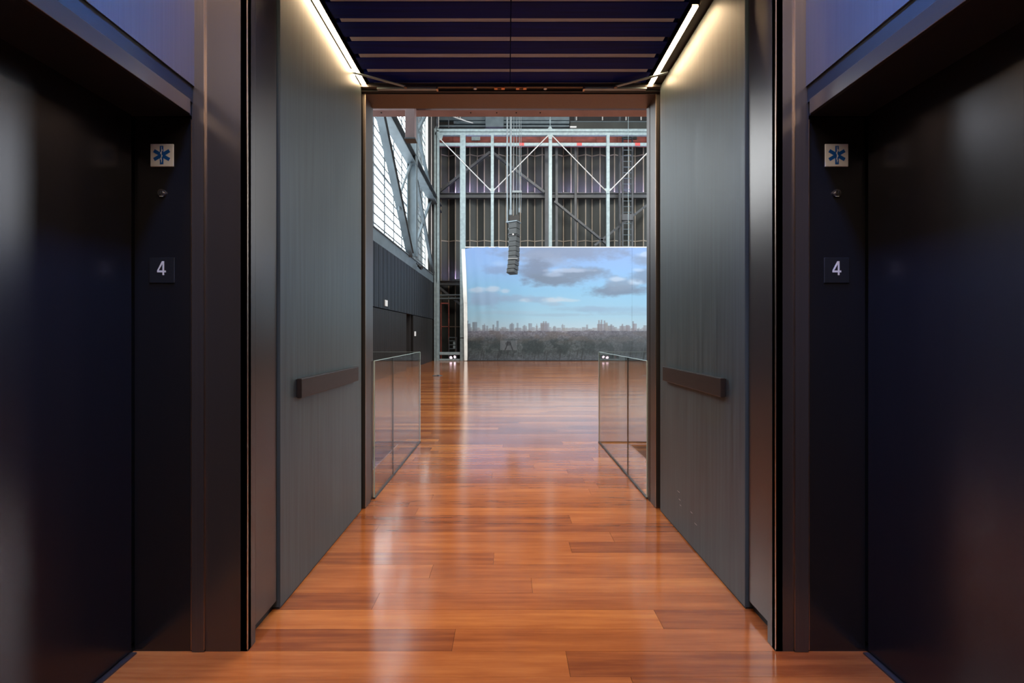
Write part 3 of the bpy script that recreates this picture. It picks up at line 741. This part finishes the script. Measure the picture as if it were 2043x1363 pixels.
# ---------------------------------------------------------------- galvanised truss frame and banner
YT = 19.55
t = empty('truss_frame', (2, YT, 0)); tag(t, 'pale galvanised steel truss frame that carries the printed banner', 'frame')
def tb(xa, xb, ya, yb, name, m='galv', d=0.16, y0=YT, bev=0.006):
    return ch(bx(X(xa, y0), X(xb, y0), y0-d/2, y0+d/2, Z(yb, y0), Z(ya, y0)).build(name, M[m], t, bevel=bev), t)
tb(866.5, 870.6, 258, 720, 'post'); tb(871, 876.6, 262, 720, 'post', d=0.2)
tb(918.3, 929, 271, 720, 'post', d=0.2); tb(979.5, 985.2, 271, 720, 'post'); tb(1094.6, 1101, 271, 720, 'post'); tb(1209.6, 1215.6, 271, 720, 'post'); tb(1325, 1331, 271, 720, 'post'); tb(1440, 1446, 271, 720, 'post')
tb(868, 1450, 259, 264.4, 'top_rail', d=0.2); tb(868, 1450, 265.4, 271.2, 'top_rail', d=0.16)
tb(876.7, 1450, 285.8, 291.8, 'second_rail', d=0.10)
tb(876.7, 918.2, 702.5, 708, 'bottom_rail', d=0.12); tb(876.7, 918.2, 716, 719.5, 'bottom_rail', d=0.12)
for (p, q) in (((878, 277), (980, 381)), ((984, 381), (1093, 271)), ((1102, 271), (1209, 381)), ((1216, 381), (1325, 271)), ((1331, 271), (1440, 381))):
    o = MB().tube(px(p[0], p[1], YT-0.14), px(q[0], q[1], YT-0.14), 0.024, 8).build('tie_rod', M['cable'], t); o.location = -t.location
for (a, c) in ((878.5, 275), (982.3, 381), (1098, 273), (1212.6, 381)):
    p = px(a, c, YT-0.12)
    o = MB().prism([(p.x-0.14, p.z+0.12), (p.x+0.14, p.z+0.12), (p.x+0.07, p.z-0.12), (p.x-0.07, p.z-0.12)], p.y-0.012, p.y).build('gusset', M['galv'], t); o.location = -t.location
for a in (1040.5, 1155.5, 1271.5):
    o = bx(X(a-5, YT), X(a+5, YT), YT-0.056, YT-0.05, Z(291.8, YT), Z(286, YT)).build('red_band', M['red'], t); o.location = -t.location
tb(918.5, 928.8, 673.5, 675.5, 'dark_band', 'dark', d=0.204)
# lifting eyes with wires
for a in (871.5, 1097.5, 1324):
    p = px(a, 259, YT)
    o = MB().prism([(p.x-0.13, p.z), (p.x+0.13, p.z), (p.x+0.05, p.z+0.15), (p.x-0.05, p.z+0.15)], YT-0.015, YT+0.015).tube((p.x, YT-0.02, p.z+0.12), (p.x, YT+0.02, p.z+0.12), 0.06, 10).build('lifting_eye', M['galv'], t); o.location = -t.location
    o = MB().tube((p.x, YT, p.z+0.15), (p.x, YT, HZ), 0.016, 6).tube((p.x, YT, p.z+0.3), (p.x, YT, p.z+0.5), 0.035, 8).build('lifting_wire', M['galv'], t); o.location = -t.location

# printed banner -------------------------------------------------
def fbm(x, y, seed, octs=5):
    """value noise, x and y arrays"""
    rng = np.random.RandomState(seed); T = rng.rand(256, 256); out = 0; amp = 1; tot = 0
    for o_ in range(octs):
        xi = np.floor(x).astype(int); yi = np.floor(y).astype(int); fx = x-xi; fy = y-yi
        fx = fx*fx*(3-2*fx); fy = fy*fy*(3-2*fy)
        a = T[yi % 256, xi % 256]; b = T[yi % 256, (xi+1) % 256]; c = T[(yi+1) % 256, xi % 256]; d = T[(yi+1) % 256, (xi+1) % 256]
        out = out + amp*((a*(1-fx)+b*fx)*(1-fy)+(c*(1-fx)+d*fx)*fy); tot += amp
        amp *= 0.5; x = x*2.03+17.3; y = y*2.03+5.1
    return out/tot
def mixc(A, B, m): return A*(1-m[..., None]) + np.array(B, float)*m[..., None]
def sstep(a, b, v): t_ = np.clip((v-a)/(b-a), 0, 1); return t_*t_*(3-2*t_)
def banner_colour(PX, PY):
    """PX, PY: arrays in the print's own grid (one unit = 2.4 cm). Returns sRGB 0..255"""
    yy = PY
    stops_y = [493, 530, 580, 630, 655]
    cols_ = np.array([(142, 172, 222), (146, 182, 230), (150, 200, 236), (172, 214, 238), (198, 224, 240)], float)
    A = np.stack([np.interp(yy, stops_y, cols_[:, k]) for k in range(3)], -1)
    n1 = fbm(PX/26, PY/11, 3); n2 = fbm(PX/9, PY/5, 5); n3 = fbm(PX/60, PY/14, 8)
    def cloud(cx, cy, rx, ry, col, amt, soft=0.55, wob=0.9):
        nonlocal A
        d = ((PX-cx)/(rx*1.12))**2 + ((PY-cy)/(ry*1.35))**2
        d = np.sqrt(d) + (n1-0.5)*wob + (n2-0.5)*wob*0.5
        m = (1-sstep(1-soft, 1+soft*0.6, d))*amt
        A = mixc(A, col, m)
    # crop coordinates -> print coordinates
    def q(a, b): return 900+a/4.864, 480+b/4.864
    cloud(*q(1100, 118), 112, 13, (136, 150, 178), 0.9)
    cloud(*q(900, 190), 55, 12, (150, 163, 188), 0.6)
    cloud(*q(810, 290), 30, 17, (128, 142, 168), 0.9)
    cloud(*q(1010, 385), 48, 10, (126, 142, 165), 0.95)
    cloud(*q(1230, 325), 50, 10, (130, 146, 170), 0.95)
    cloud(*q(1000, 330), 18, 4, (190, 205, 232), 0.5)
    cloud(*q(1120, 290), 40, 3.5, (192, 206, 232), 0.6)
    cloud(*q(440, 285), 26, 8, (140, 160, 196), 0.7)
    cloud(*q(460, 225), 14, 5, (172, 196, 232), 0.5)
    cloud(*q(1620, 485), 52, 9, (128, 146, 170), 0.95)
    cloud(*q(1650, 425), 28, 10, (140, 158, 182), 0.85)
    cloud(*q(1620, 378), 14, 3.5, (198, 212, 232), 0.7)
    cloud(*q(1800, 400), 16, 4.5, (196, 210, 230), 0.7)
    cloud(*q(1900, 180), 28, 10, (138, 156, 184), 0.9)
    cloud(*q(1880, 135), 16, 4.5, (188, 204, 230), 0.7)
    cloud(*q(1880, 340), 26, 10, (132, 152, 178), 0.85)
    cloud(*q(1810, 285), 12, 3, (190, 206, 230), 0.6)
    cloud(*q(2150, 420), 50, 14, (132, 150, 174), 0.85)
    cloud(*q(320, 560), 40, 12, (160, 186, 218), 0.85)
    cloud(*q(250, 475), 16, 4, (200, 216, 236), 0.8)
    cloud(*q(400, 470), 14, 4, (204, 218, 236), 0.8)
    cloud(*q(525, 490), 9, 4, (204, 218, 236), 0.7)
    cloud(*q(620, 560), 30, 6, (160, 186, 216), 0.75)
    cloud(*q(720, 580), 14, 3, (204, 218, 234), 0.7)
    cloud(*q(850, 575), 26, 5, (158, 184, 214), 0.75)
    cloud(*q(990, 582), 20, 4.5, (206, 218, 232), 0.8)
    cloud(*q(1120, 583), 20, 2.5, (204, 218, 232), 0.6)
    cloud(*q(1000, 615), 22, 4, (166, 188, 214), 0.6)
    cloud(*q(1280, 665), 60, 4, (160, 190, 218), 0.6)
    cloud(*q(1600, 670), 80, 5, (158, 188, 218), 0.55)
    cloud(*q(1750, 710), 60, 3.5, (164, 194, 220), 0.5)
    cloud(*q(1000, 722), 70, 2.6, (166, 194, 220), 0.55)
    cloud(*q(560, 700), 60, 3, (176, 204, 228), 0.5)
    # skyline
    def r(a, b): return 930+a/5.5216, 600+b/5.5216
    blds = [(10,22,215,(80,90,105)),(18,48,250,(105,115,130)),(50,64,290,(150,160,170)),(68,120,232,(112,118,126)),(120,150,295,(165,172,182)),(178,214,268,(140,142,152)),(196,206,252,(140,142,152)),(222,244,275,(135,140,155)),
            (250,290,305,(170,176,184)),(292,312,264,(120,130,145)),(318,334,292,(150,158,168)),(336,360,222,(120,142,162)),(370,470,308,(150,142,144)),(388,440,292,(158,152,154)),(478,530,258,(130,142,156)),(495,515,244,(135,145,158)),
            (540,606,300,(152,148,152)),(556,578,244,(135,150,165)),(622,668,278,(148,152,160)),(634,652,268,(148,152,160)),(684,726,250,(142,140,148)),(728,760,292,(160,160,166)),(768,790,276,(158,148,150)),(774,784,254,(158,148,150)),
            (800,820,300,(170,170,176)),(820,914,246,(150,136,142)),(846,862,226,(148,132,138)),(872,888,228,(148,132,138)),(818,905,262,(152,136,142)),(914,940,290,(165,165,172)),(955,992,286,(150,154,162)),(965,985,280,(150,154,162)),
            (1000,1046,300,(168,168,172)),(1050,1090,268,(160,172,182)),(1058,1070,258,(160,170,180)),(1062,1120,298,(176,168,150)),(1126,1160,304,(176,178,182)),(1165,1200,296,(168,174,182)),(1204,1270,302,(172,172,178)),(1276,1345,290,(164,164,172)),
            (1322,1342,266,(150,150,160)),(1345,1392,308,(158,146,136)),(1396,1444,300,(172,168,168)),(1444,1560,258,(156,132,130)),(1456,1470,216,(148,128,130)),(1482,1500,210,(150,130,130)),(1518,1534,218,(150,130,130)),(1534,1562,240,(172,156,132)),
            (1562,1630,276,(150,130,130)),(1590,1608,260,(140,132,134)),(1630,1662,292,(158,146,146)),(1664,1690,304,(176,174,176)),(1690,1810,278,(158,134,136)),(1712,1730,256,(146,130,134)),(1760,1800,268,(158,136,138)),(1815,1835,302,(160,150,156)),
            (1832,1848,226,(140,128,138)),(1836,1880,252,(160,130,134)),(1886,1898,308,(90,100,110)),(1905,1945,312,(165,168,172)),(1950,2016,272,(152,156,164)),(2016,2080,262,(150,150,160)),(2090,2150,285,(150,140,145)),(2170,2230,255,(145,150,160)),
            (2240,2300,290,(160,150,150)),(2320,2360,240,(140,146,158)),(2370,2480,298,(158,150,150)),(2500,2560,262,(150,150,158))]
    rngb = np.random.RandomState(4)
    far = 655.5 + (fbm(PX/2.5, PX*0, 11, 2)-0.5)*5
    A = mixc(A, (176, 184, 194), ((PY > far) * 0.85))
    for (xa, xb, yt, c) in blds:
        x0_, y0_ = r(xa, yt); x1_, _ = r(xb, yt)
        inside = (PX >= x0_) & (PX <= x1_) & (PY >= y0_) & (PY < 664)
        c = np.array(c, float)
        litf = ((PX-x0_)/(max(x1_-x0_, .1)) < 0.45)*0.10
        c = c*0.4 + c.mean()*0.6
        c = c + (195-c)*0.2
        A = mixc(A, c + np.array((-8, 0, 12.)), inside*0.60)
        A = mixc(A, c*0.86, inside*litf*6*0.4)
        strip = inside & ((np.floor(PY*1.3) % 2) == 0)
        A = mixc(A, c*0.9, strip*0.18)
    # park
    t1 = fbm(PX/7, PY/4.5, 21); t2 = fbm(PX/2.2, PY/1.6, 22, 4); t3 = fbm(PX/26, PY/12, 23); t4 = fbm(PX/1.2, PY/3.2, 24, 3)
    edge = 660.3 + (fbm(PX/9, PX*0, 31, 3)-0.5)*2.5
    gy = np.stack([np.interp(PY, [660, 668, 680, 700, 720], [v[k] for v in ((104, 104, 114), (98, 98, 104), (72, 78, 80), (66, 72, 72), (76, 80, 84))]) for k in range(3)], -1)
    G = gy * (0.72 + 0.32*t1 + 0.30*t3)[..., None] * (0.82+0.36*t2)[..., None]
    G = G + ((t4 > 0.62)*(t2 > 0.5)*10)[..., None]
    clump = sstep(0.52, 0.62, fbm(PX/14, PY/16, 41, 3))*sstep(672, 682, PY)*(1-sstep(700, 712, PY))
    G = mixc(G, (44, 52, 52), clump*0.5)
    brn = sstep(0.5, 0.65, fbm(PX/20, PY/9, 44, 2))*(1-sstep(676, 690, PY))
    G = mixc(G, (96, 90, 84), brn*0.4)
    right = sstep(1120, 1270, PX)*0.35
    G = mixc(G, (96, 104, 112), right)
    # bare trunks near the foot
    tr = sstep(0.66, 0.74, fbm(PX/1.6+PY/9, PY/22, 51, 2))*sstep(690, 705, PY)
    G = mixc(G, (52, 54, 54), tr*0.6)
    # faint lighter rectangle with a dark A shaped stand
    pale_rect = ((PX > 998) & (PX < 1032) & (PY > 679.5) & (PY < 699)); G = mixc(G, (112, 116, 120), pale_rect*0.55)
    for (xa, ya, xb, yb) in ((1013.5, 684, 1007.5, 699), (1017.5, 684, 1023, 699)):
        tt = np.clip((PY-ya)/(yb-ya), 0, 1); ln = (np.abs(PX-(xa+(xb-xa)*tt)) < 1.3) & (PY > 681) & (PY < 699); G = mixc(G, (48, 50, 52), ln*0.8)
    G = mixc(G, (48, 50, 52), (((PX-1014)/6)**2+((PY-686)/4)**2 < 1)*0.5)
    G = G*1.14 + np.array((0, 2, 5.))
    A = A*np.array((0.97, 0.985, 0.99))
    A = np.where((PY > edge)[..., None], G, A)
    # printed cloth seams
    A = A*(1-0.10*(np.abs(PX-1261) < 0.6))[..., None]
    return A
nx_, nz_ = 640, 330
xr = np.linspace(0, 1, nx_+1); zr = np.linspace(0, 1, nz_+1)
U, V = np.meshgrid(xr, zr)                   # V 0 bottom, 1 top
xl = np.interp(V, [0, .2, .5, .75, 1.0], [932.6, 932.8, 932.2, 930.5, 927.6])
PXg = xl + (1400-xl)*U
top = 493 + 3.8*np.exp(-(PXg-927)/16)
PYg = 719.6 + (top-719.6)*V
YB = 19.38
Xw = (PXg-CX)/F*YB; Zw = H-(PYg-CY)/F*YB
fold = 0.030*np.exp(-((PXg-948+ (1-V)*-14)/8)**2)*V + 0.022*np.sin(PXg/3.4+V*5)*np.exp(-((PXg-960)/40)**2)*V**1.5 + 0.025*np.sin((PXg+PYg*0.9)/5.0)*np.exp(-((PXg-940)/16)**2)*(1-V)
fold += 0.008*np.sin(PXg/17)*np.sin(PYg/40)+0.012*np.exp(-((PXg-985)/3)**2)*sstep(0.55, 0.9, V)
Yw = YB - fold
col = banner_colour(PXg, 719.6 + (493-719.6)*V)
sr = np.clip(col/255, 0, 1); lincol = np.where(sr <= 0.04045, sr/12.92, ((sr+0.055)/1.055)**2.4)
verts = np.stack([Xw, Yw, Zw], -1).reshape(-1, 3)
idx = np.arange((nx_+1)*(nz_+1)).reshape(nz_+1, nx_+1)
quads = np.stack([idx[:-1, :-1], idx[:-1, 1:], idx[1:, 1:], idx[1:, :-1]], -1).reshape(-1, 4)
me = bpy.data.meshes.new('cloth')
me.vertices.add(len(verts)); me.vertices.foreach_set('co', verts.astype(np.float32).ravel())
me.loops.add(quads.size); me.loops.foreach_set('vertex_index', quads.astype(np.int32).ravel())
me.polygons.add(len(quads)); me.polygons.foreach_set('loop_start', np.arange(0, quads.size, 4, dtype=np.int32))
me.polygons.foreach_set('loop_total', np.full(len(quads), 4, dtype=np.int32))
me.polygons.foreach_set('use_smooth', np.ones(len(quads), dtype=bool))
me.update(calc_edges=True)
at_ = me.color_attributes.new('print', 'FLOAT_COLOR', 'POINT')
at_.data.foreach_set('color', np.concatenate([lincol.reshape(-1, 3), np.ones((len(verts), 1))], 1).astype(np.float32).ravel())
m, nt, b, out = nodes('printed_cloth')
va = N(nt, 'ShaderNodeVertexColor', layer_name='print'); g_ = N(nt, 'ShaderNodeVectorMath', operation='SCALE'); g_.inputs['Scale'].default_value = 0.70
nt.links.new(va.outputs['Color'], g_.inputs[0]); nt.links.new(g_.outputs[0], b.inputs['Base Color'])
b.inputs['Roughness'].default_value = 0.75; b.inputs['Specular IOR Level'].default_value = 0.2
BANNER_GAIN = g_
me.materials.append(m)
t = empty('banner', (X(1160, YB), YB, 0)); tag(t, 'huge printed cloth banner of clouds, city skyline and winter park', 'banner')
o = bpy.data.objects.new('cloth', me); C.objects.link(o); o.parent = t; o.location = -t.location
sm = o.modifiers.new('thickness', 'SOLIDIFY'); sm.thickness = 0.004; sm.offset = 1
# white hem on the left edge
hp, hq = [], []
for v in np.linspace(0, 1, 30):
    xa = float(np.interp(v, [0, .2, .5, .75, 1.0], [926.3, 925.6, 925, 922.6, 920.8])); xb = float(np.interp(v, [0, .2, .5, .75, 1.0], [932.6, 932.8, 932.2, 930.5, 927.6]))
    z_ = 719.6 + (497-719.6)*v; yo = YB-0.02-0.015*math.sin(v*9)
    hp.append(px(xa, z_, yo)); hq.append(px(xb, z_, YB-0.012))
b = MB()
for i in range(29):
    k = len(b.v); b.v += [tuple(hp[i]), tuple(hq[i]), tuple(hq[i+1]), tuple(hp[i+1])]; b.f.append((k, k+1, k+2, k+3))
o = b.build('side_hem', M['hem'], t); o.location = -t.location
sm = o.modifiers.new('thickness', 'SOLIDIFY'); sm.thickness = 0.012
o = bx(X(927.8, YB), X(1400, YB), YB-0.01, YB+0.03, Z(494, YB), Z(492.4, YB)).build('top_hem', M['hem'], t); o.location = -t.location
o = bx(X(932, YB), X(1400, YB), YB-0.03, YB+0.03, 0, Z(718.8, YB)).build('bottom_pipe', M['dark'], t); o.location = -t.location

# things in the dark bay beside the banner
t = empty('floor_spotlight', px(904, 715, 19.9)); t.location.z = 0; tag(t, 'glowing pinkish floor spotlight in the dark bay beside the banner', 'light')
MB().box(-0.19, 0.19, -0.1, 0.1, 0.0, 0.08).build('base', M['dark'], t)
MB().tube((-0.10, 0, 0.12), (-0.10, -0.10, 0.15), 0.06, 14).build('lamp_head', M['pink'], t)
MB().tube((0.09, 0, 0.15), (0.09, -0.10, 0.19), 0.05, 14).build('lamp_head', M['pink'], t)
MB().bar((-0.02, -0.02, 0.05), (0.03, -0.02, 0.32), 0.02).bar((-0.19, 0, 0.05), (-0.19, 0, 0.25), 0.02).build('yoke', M['dark'], t)
t = empty('equipment_rack', px(904, 715, 20.3)); t.location.z = 0; tag(t, 'slim open equipment rack in the dark bay beside the banner', 'rack')
for a in (-0.19, 0.19): MB().box(a-0.02, a+0.02, -0.15, 0.15, 0, 1.15).build('upright', M['dsteel'], t)
for z_ in (0.35, 0.55, 0.75, 0.95, 1.12): MB().box(-0.17, 0.17, -0.15, 0.15, z_, z_+0.03).build('shelf', M['steel'], t)
for z_ in (0.60, 0.8): MB().box(0.02, 0.14, -0.14, 0.1, z_-0.02, z_+0.12).build('device', M['galv'], t)
t = empty('inner_frame', (X(890, 20.6), 20.6, 0)); tag(t, 'dark red steel door frame deep in the bay beside the banner', 'frame')
for (xa, xb, ya, yb, nm) in ((879, 881, 606, 725, 'upright'), (894.5, 896.5, 606, 725, 'upright'), (879, 896.5, 604, 606.5, 'head_rail'), (879, 896.5, 651, 652.5, 'mid_rail')):
    ch(bx(X(xa, 20.6), X(xb, 20.6), 20.57, 20.63, max(Z(yb, 20.6), 0), Z(ya, 20.6)).build(nm, M['plum'] if 0 else M['rust'], t), t)

# floor disc
t = empty('floor_socket', (X(873, 12.4), 12.4, 0)); tag(t, 'small round grey floor socket cover set in the planks', 'socket')
MB().tube((0, 0, -0.001), (0, 0, 0.006), 0.16, 24).build('cover', M['dsteel'], t)
MB().tube((0.04, -0.02, 0.005), (0.04, -0.02, 0.03), 0.05, 16).build('cap', M['steel'], t)

# ---------------------------------------------------------------- line array loudspeaker
YS = 17.0
root = empty('line_array_speaker', (X(1024, YS), YS, 5)); tag(root, 'hanging column of dark grey line array loudspeakers in front of the banner', 'loudspeaker')
ang = math.radians(-27)
def cab(yt, yb, xc, wpx, tilt, name='cabinet', m='speaker'):
    h_ = (yb-yt)/F*YS; w_ = wpx/F*YS
    b = MB().box(-w_/2, w_/2, -0.17, 0.22, -h_/2+0.006, h_/2-0.006)
    o = b.build(name, M[m], root, bevel=0.008)
    o.location = Vector((X(xc, YS), YS, Z((yt+yb)/2, YS))) - root.location
    o.rotation_euler = (tilt, 0, ang)
    # side rigging, a ladder of bars on the near left flank
    r_ = MB()
    for yy in (-0.10, 0.02, 0.14): r_.box(-w_/2-0.02, -w_/2, yy-0.012, yy+0.012, -h_/2, h_/2)
    for zz in (-h_/2+0.015, h_/2-0.015): r_.box(-w_/2-0.03, -w_/2, -0.16, 0.2, zz-0.010, zz+0.010)
    g = r_.build('side_rigging', M['rig'], o)
    gr = MB()
    for k in range(3):
        z0_ = -h_/2+0.03+k*(h_-0.06)/3
        gr.box(-w_/2+0.03, w_/2-0.03, -0.176, -0.169, z0_, z0_+(h_-0.06)/3-0.012)
    gr.build('back_panel', M['speaker'], o)
    return o
cab(445, 457, 1026, 17, 0); cab(457.3, 469, 1026, 17, 0)
cab(473, 483, 1026, 16.5, 0)
ys = [483, 493, 502.5, 512, 521, 530, 538.5, 546]
xsft = [1025.5, 1025.3, 1025, 1024.5, 1023.8, 1022.8, 1021.5]
for k in range(7):
    cab(ys[k], ys[k+1]-0.3, xsft[k], 16, math.radians(-(k*1.6)))
# frames and spreader
o = bx(-0.28, 0.24, -0.2, 0.22, 0, 0.05).build('flying_frame', M['rig'], root, bevel=0.005); o.location = Vector((X(1025, YS), YS, Z(445, YS))) - root.location; o.rotation_euler = (0, 0, ang)
o = MB().prism([(-0.2, 0.0), (0.2, 0.0), (0.22, 0.22), (0.12, 0.26), (0.0, 0.2), (-0.12, 0.26), (-0.2, 0.2)], -0.03, 0.03).build('spreader_plate', M['dark'], root); o.location = Vector((X(1026, YS), YS, Z(441, YS))) - root.location
o = bx(-0.22, 0.2, -0.15, 0.15, 0, 0.06).build('link_frame', M['dark'], root); o.location = Vector((X(1026, YS), YS, Z(472.6, YS))) - root.location; o.rotation_euler = (0, 0, ang)
o = MB().tube((0, 0, 0), (0, -0.03, 0), 0.035, 10).build('lamp', M['white'], root); o.location = Vector((X(1023.5, YS), YS-0.22, Z(470.5, YS))) - root.location
o = bx(-0.22, 0.20, -0.01, 0.0, 0, 0.012).build('label_strip', M['white'], root); o.location = Vector((X(1023.5, YS), YS-0.24, Z(518, YS))) - root.location
for (a, y1_, r_, m, nm) in ((1012, 445, 0.034, 'rig', 'hanging_pole'), (1019, 430, 0.045, 'rig', 'hanging_pole'), (1025, 428, 0.010, 'rig', 'cable'), (1031, 428, 0.010, 'rig', 'cable'), (1036, 421, 0.012, 'rig', 'cable'), (1039.5, 425, 0.010, 'rig', 'cable')):
    o = MB().tube(px(a, y1_, YS), Vector((X(a, YS), YS, HZ)), r_, 8).build(nm, M[m], root); o.location = -root.location
o = MB().tube(px(1018.8, 419, YS), px(1018.8, 429, YS), 0.07, 10).tube(px(1036, 415, YS), px(1036, 424, YS), 0.03, 8).build('chain_hoist', M['rig'], root); o.location = -root.location
o = bx(X(1022, YS), X(1041, YS), YS-0.05, YS+0.05, Z(385, YS), Z(381, YS)).build('spreader_bar', M['rig'], root); o.location = -root.location

# ---------------------------------------------------------------- glass guards
def guard(sgn, xs, joints, xout, lab):
    t = empty('glass_balustrade', (xs, 3.9, 0)); tag(t, lab, 'balustrade')
    zt = 1.066
    seg = [3.10] + joints + [4.726]
    for a, b_ in zip(seg, seg[1:]):
        p = bx(xs-0.006, xs+0.006, a+0.004, b_-0.004, 0.012, zt).build('glass_panel', M['glass'], t); p.location = -t.location
        e = bx(xs-0.0055, xs+0.0055, a+0.004, b_-0.004, zt, zt+0.003).build('polished_edge', M['gedge'], p)
        e = bx(xs-0.0055, xs+0.0055, a+0.0015, a+0.004, 0.012, zt).build('polished_edge', M['gedge'], p)
    for j in joints:
        e = bx(xs-0.006, xs+0.006, j-0.0012, j+0.0012, 0.012, zt).build('joint', M['gjoint'], t); e.location = -t.location
    a, b_ = sorted((xs+sgn*0.008, xout))
    p = bx(a, b_, 4.720, 4.732, 0.012, zt).build('glass_panel', M['glass'], t); p.location = -t.location
    bx(a, b_, 4.7205, 4.7315, zt, zt+0.003).build('polished_edge', M['gedge'], p)
    e = bx(xs-0.006, xs+0.006, 4.722, 4.734, 0.012, zt+0.003).build('corner_edge', M['gedge'], t); e.location = -t.location
    s = bx(xs-0.009, xs+0.009, 3.10, 4.735, 0, 0.012).build('floor_channel', M['dsteel'], t); s.location = -t.location
    s = bx(a, b_, 4.717, 4.735, 0, 0.012).build('floor_channel', M['dsteel'], t); s.location = -t.location
guard(-1, -1.030, [3.61], -3.55, 'frameless clear glass balustrade guarding the left stair well')
guard(1, 1.083, [3.60], 3.75, 'frameless clear glass balustrade guarding the right stair well')
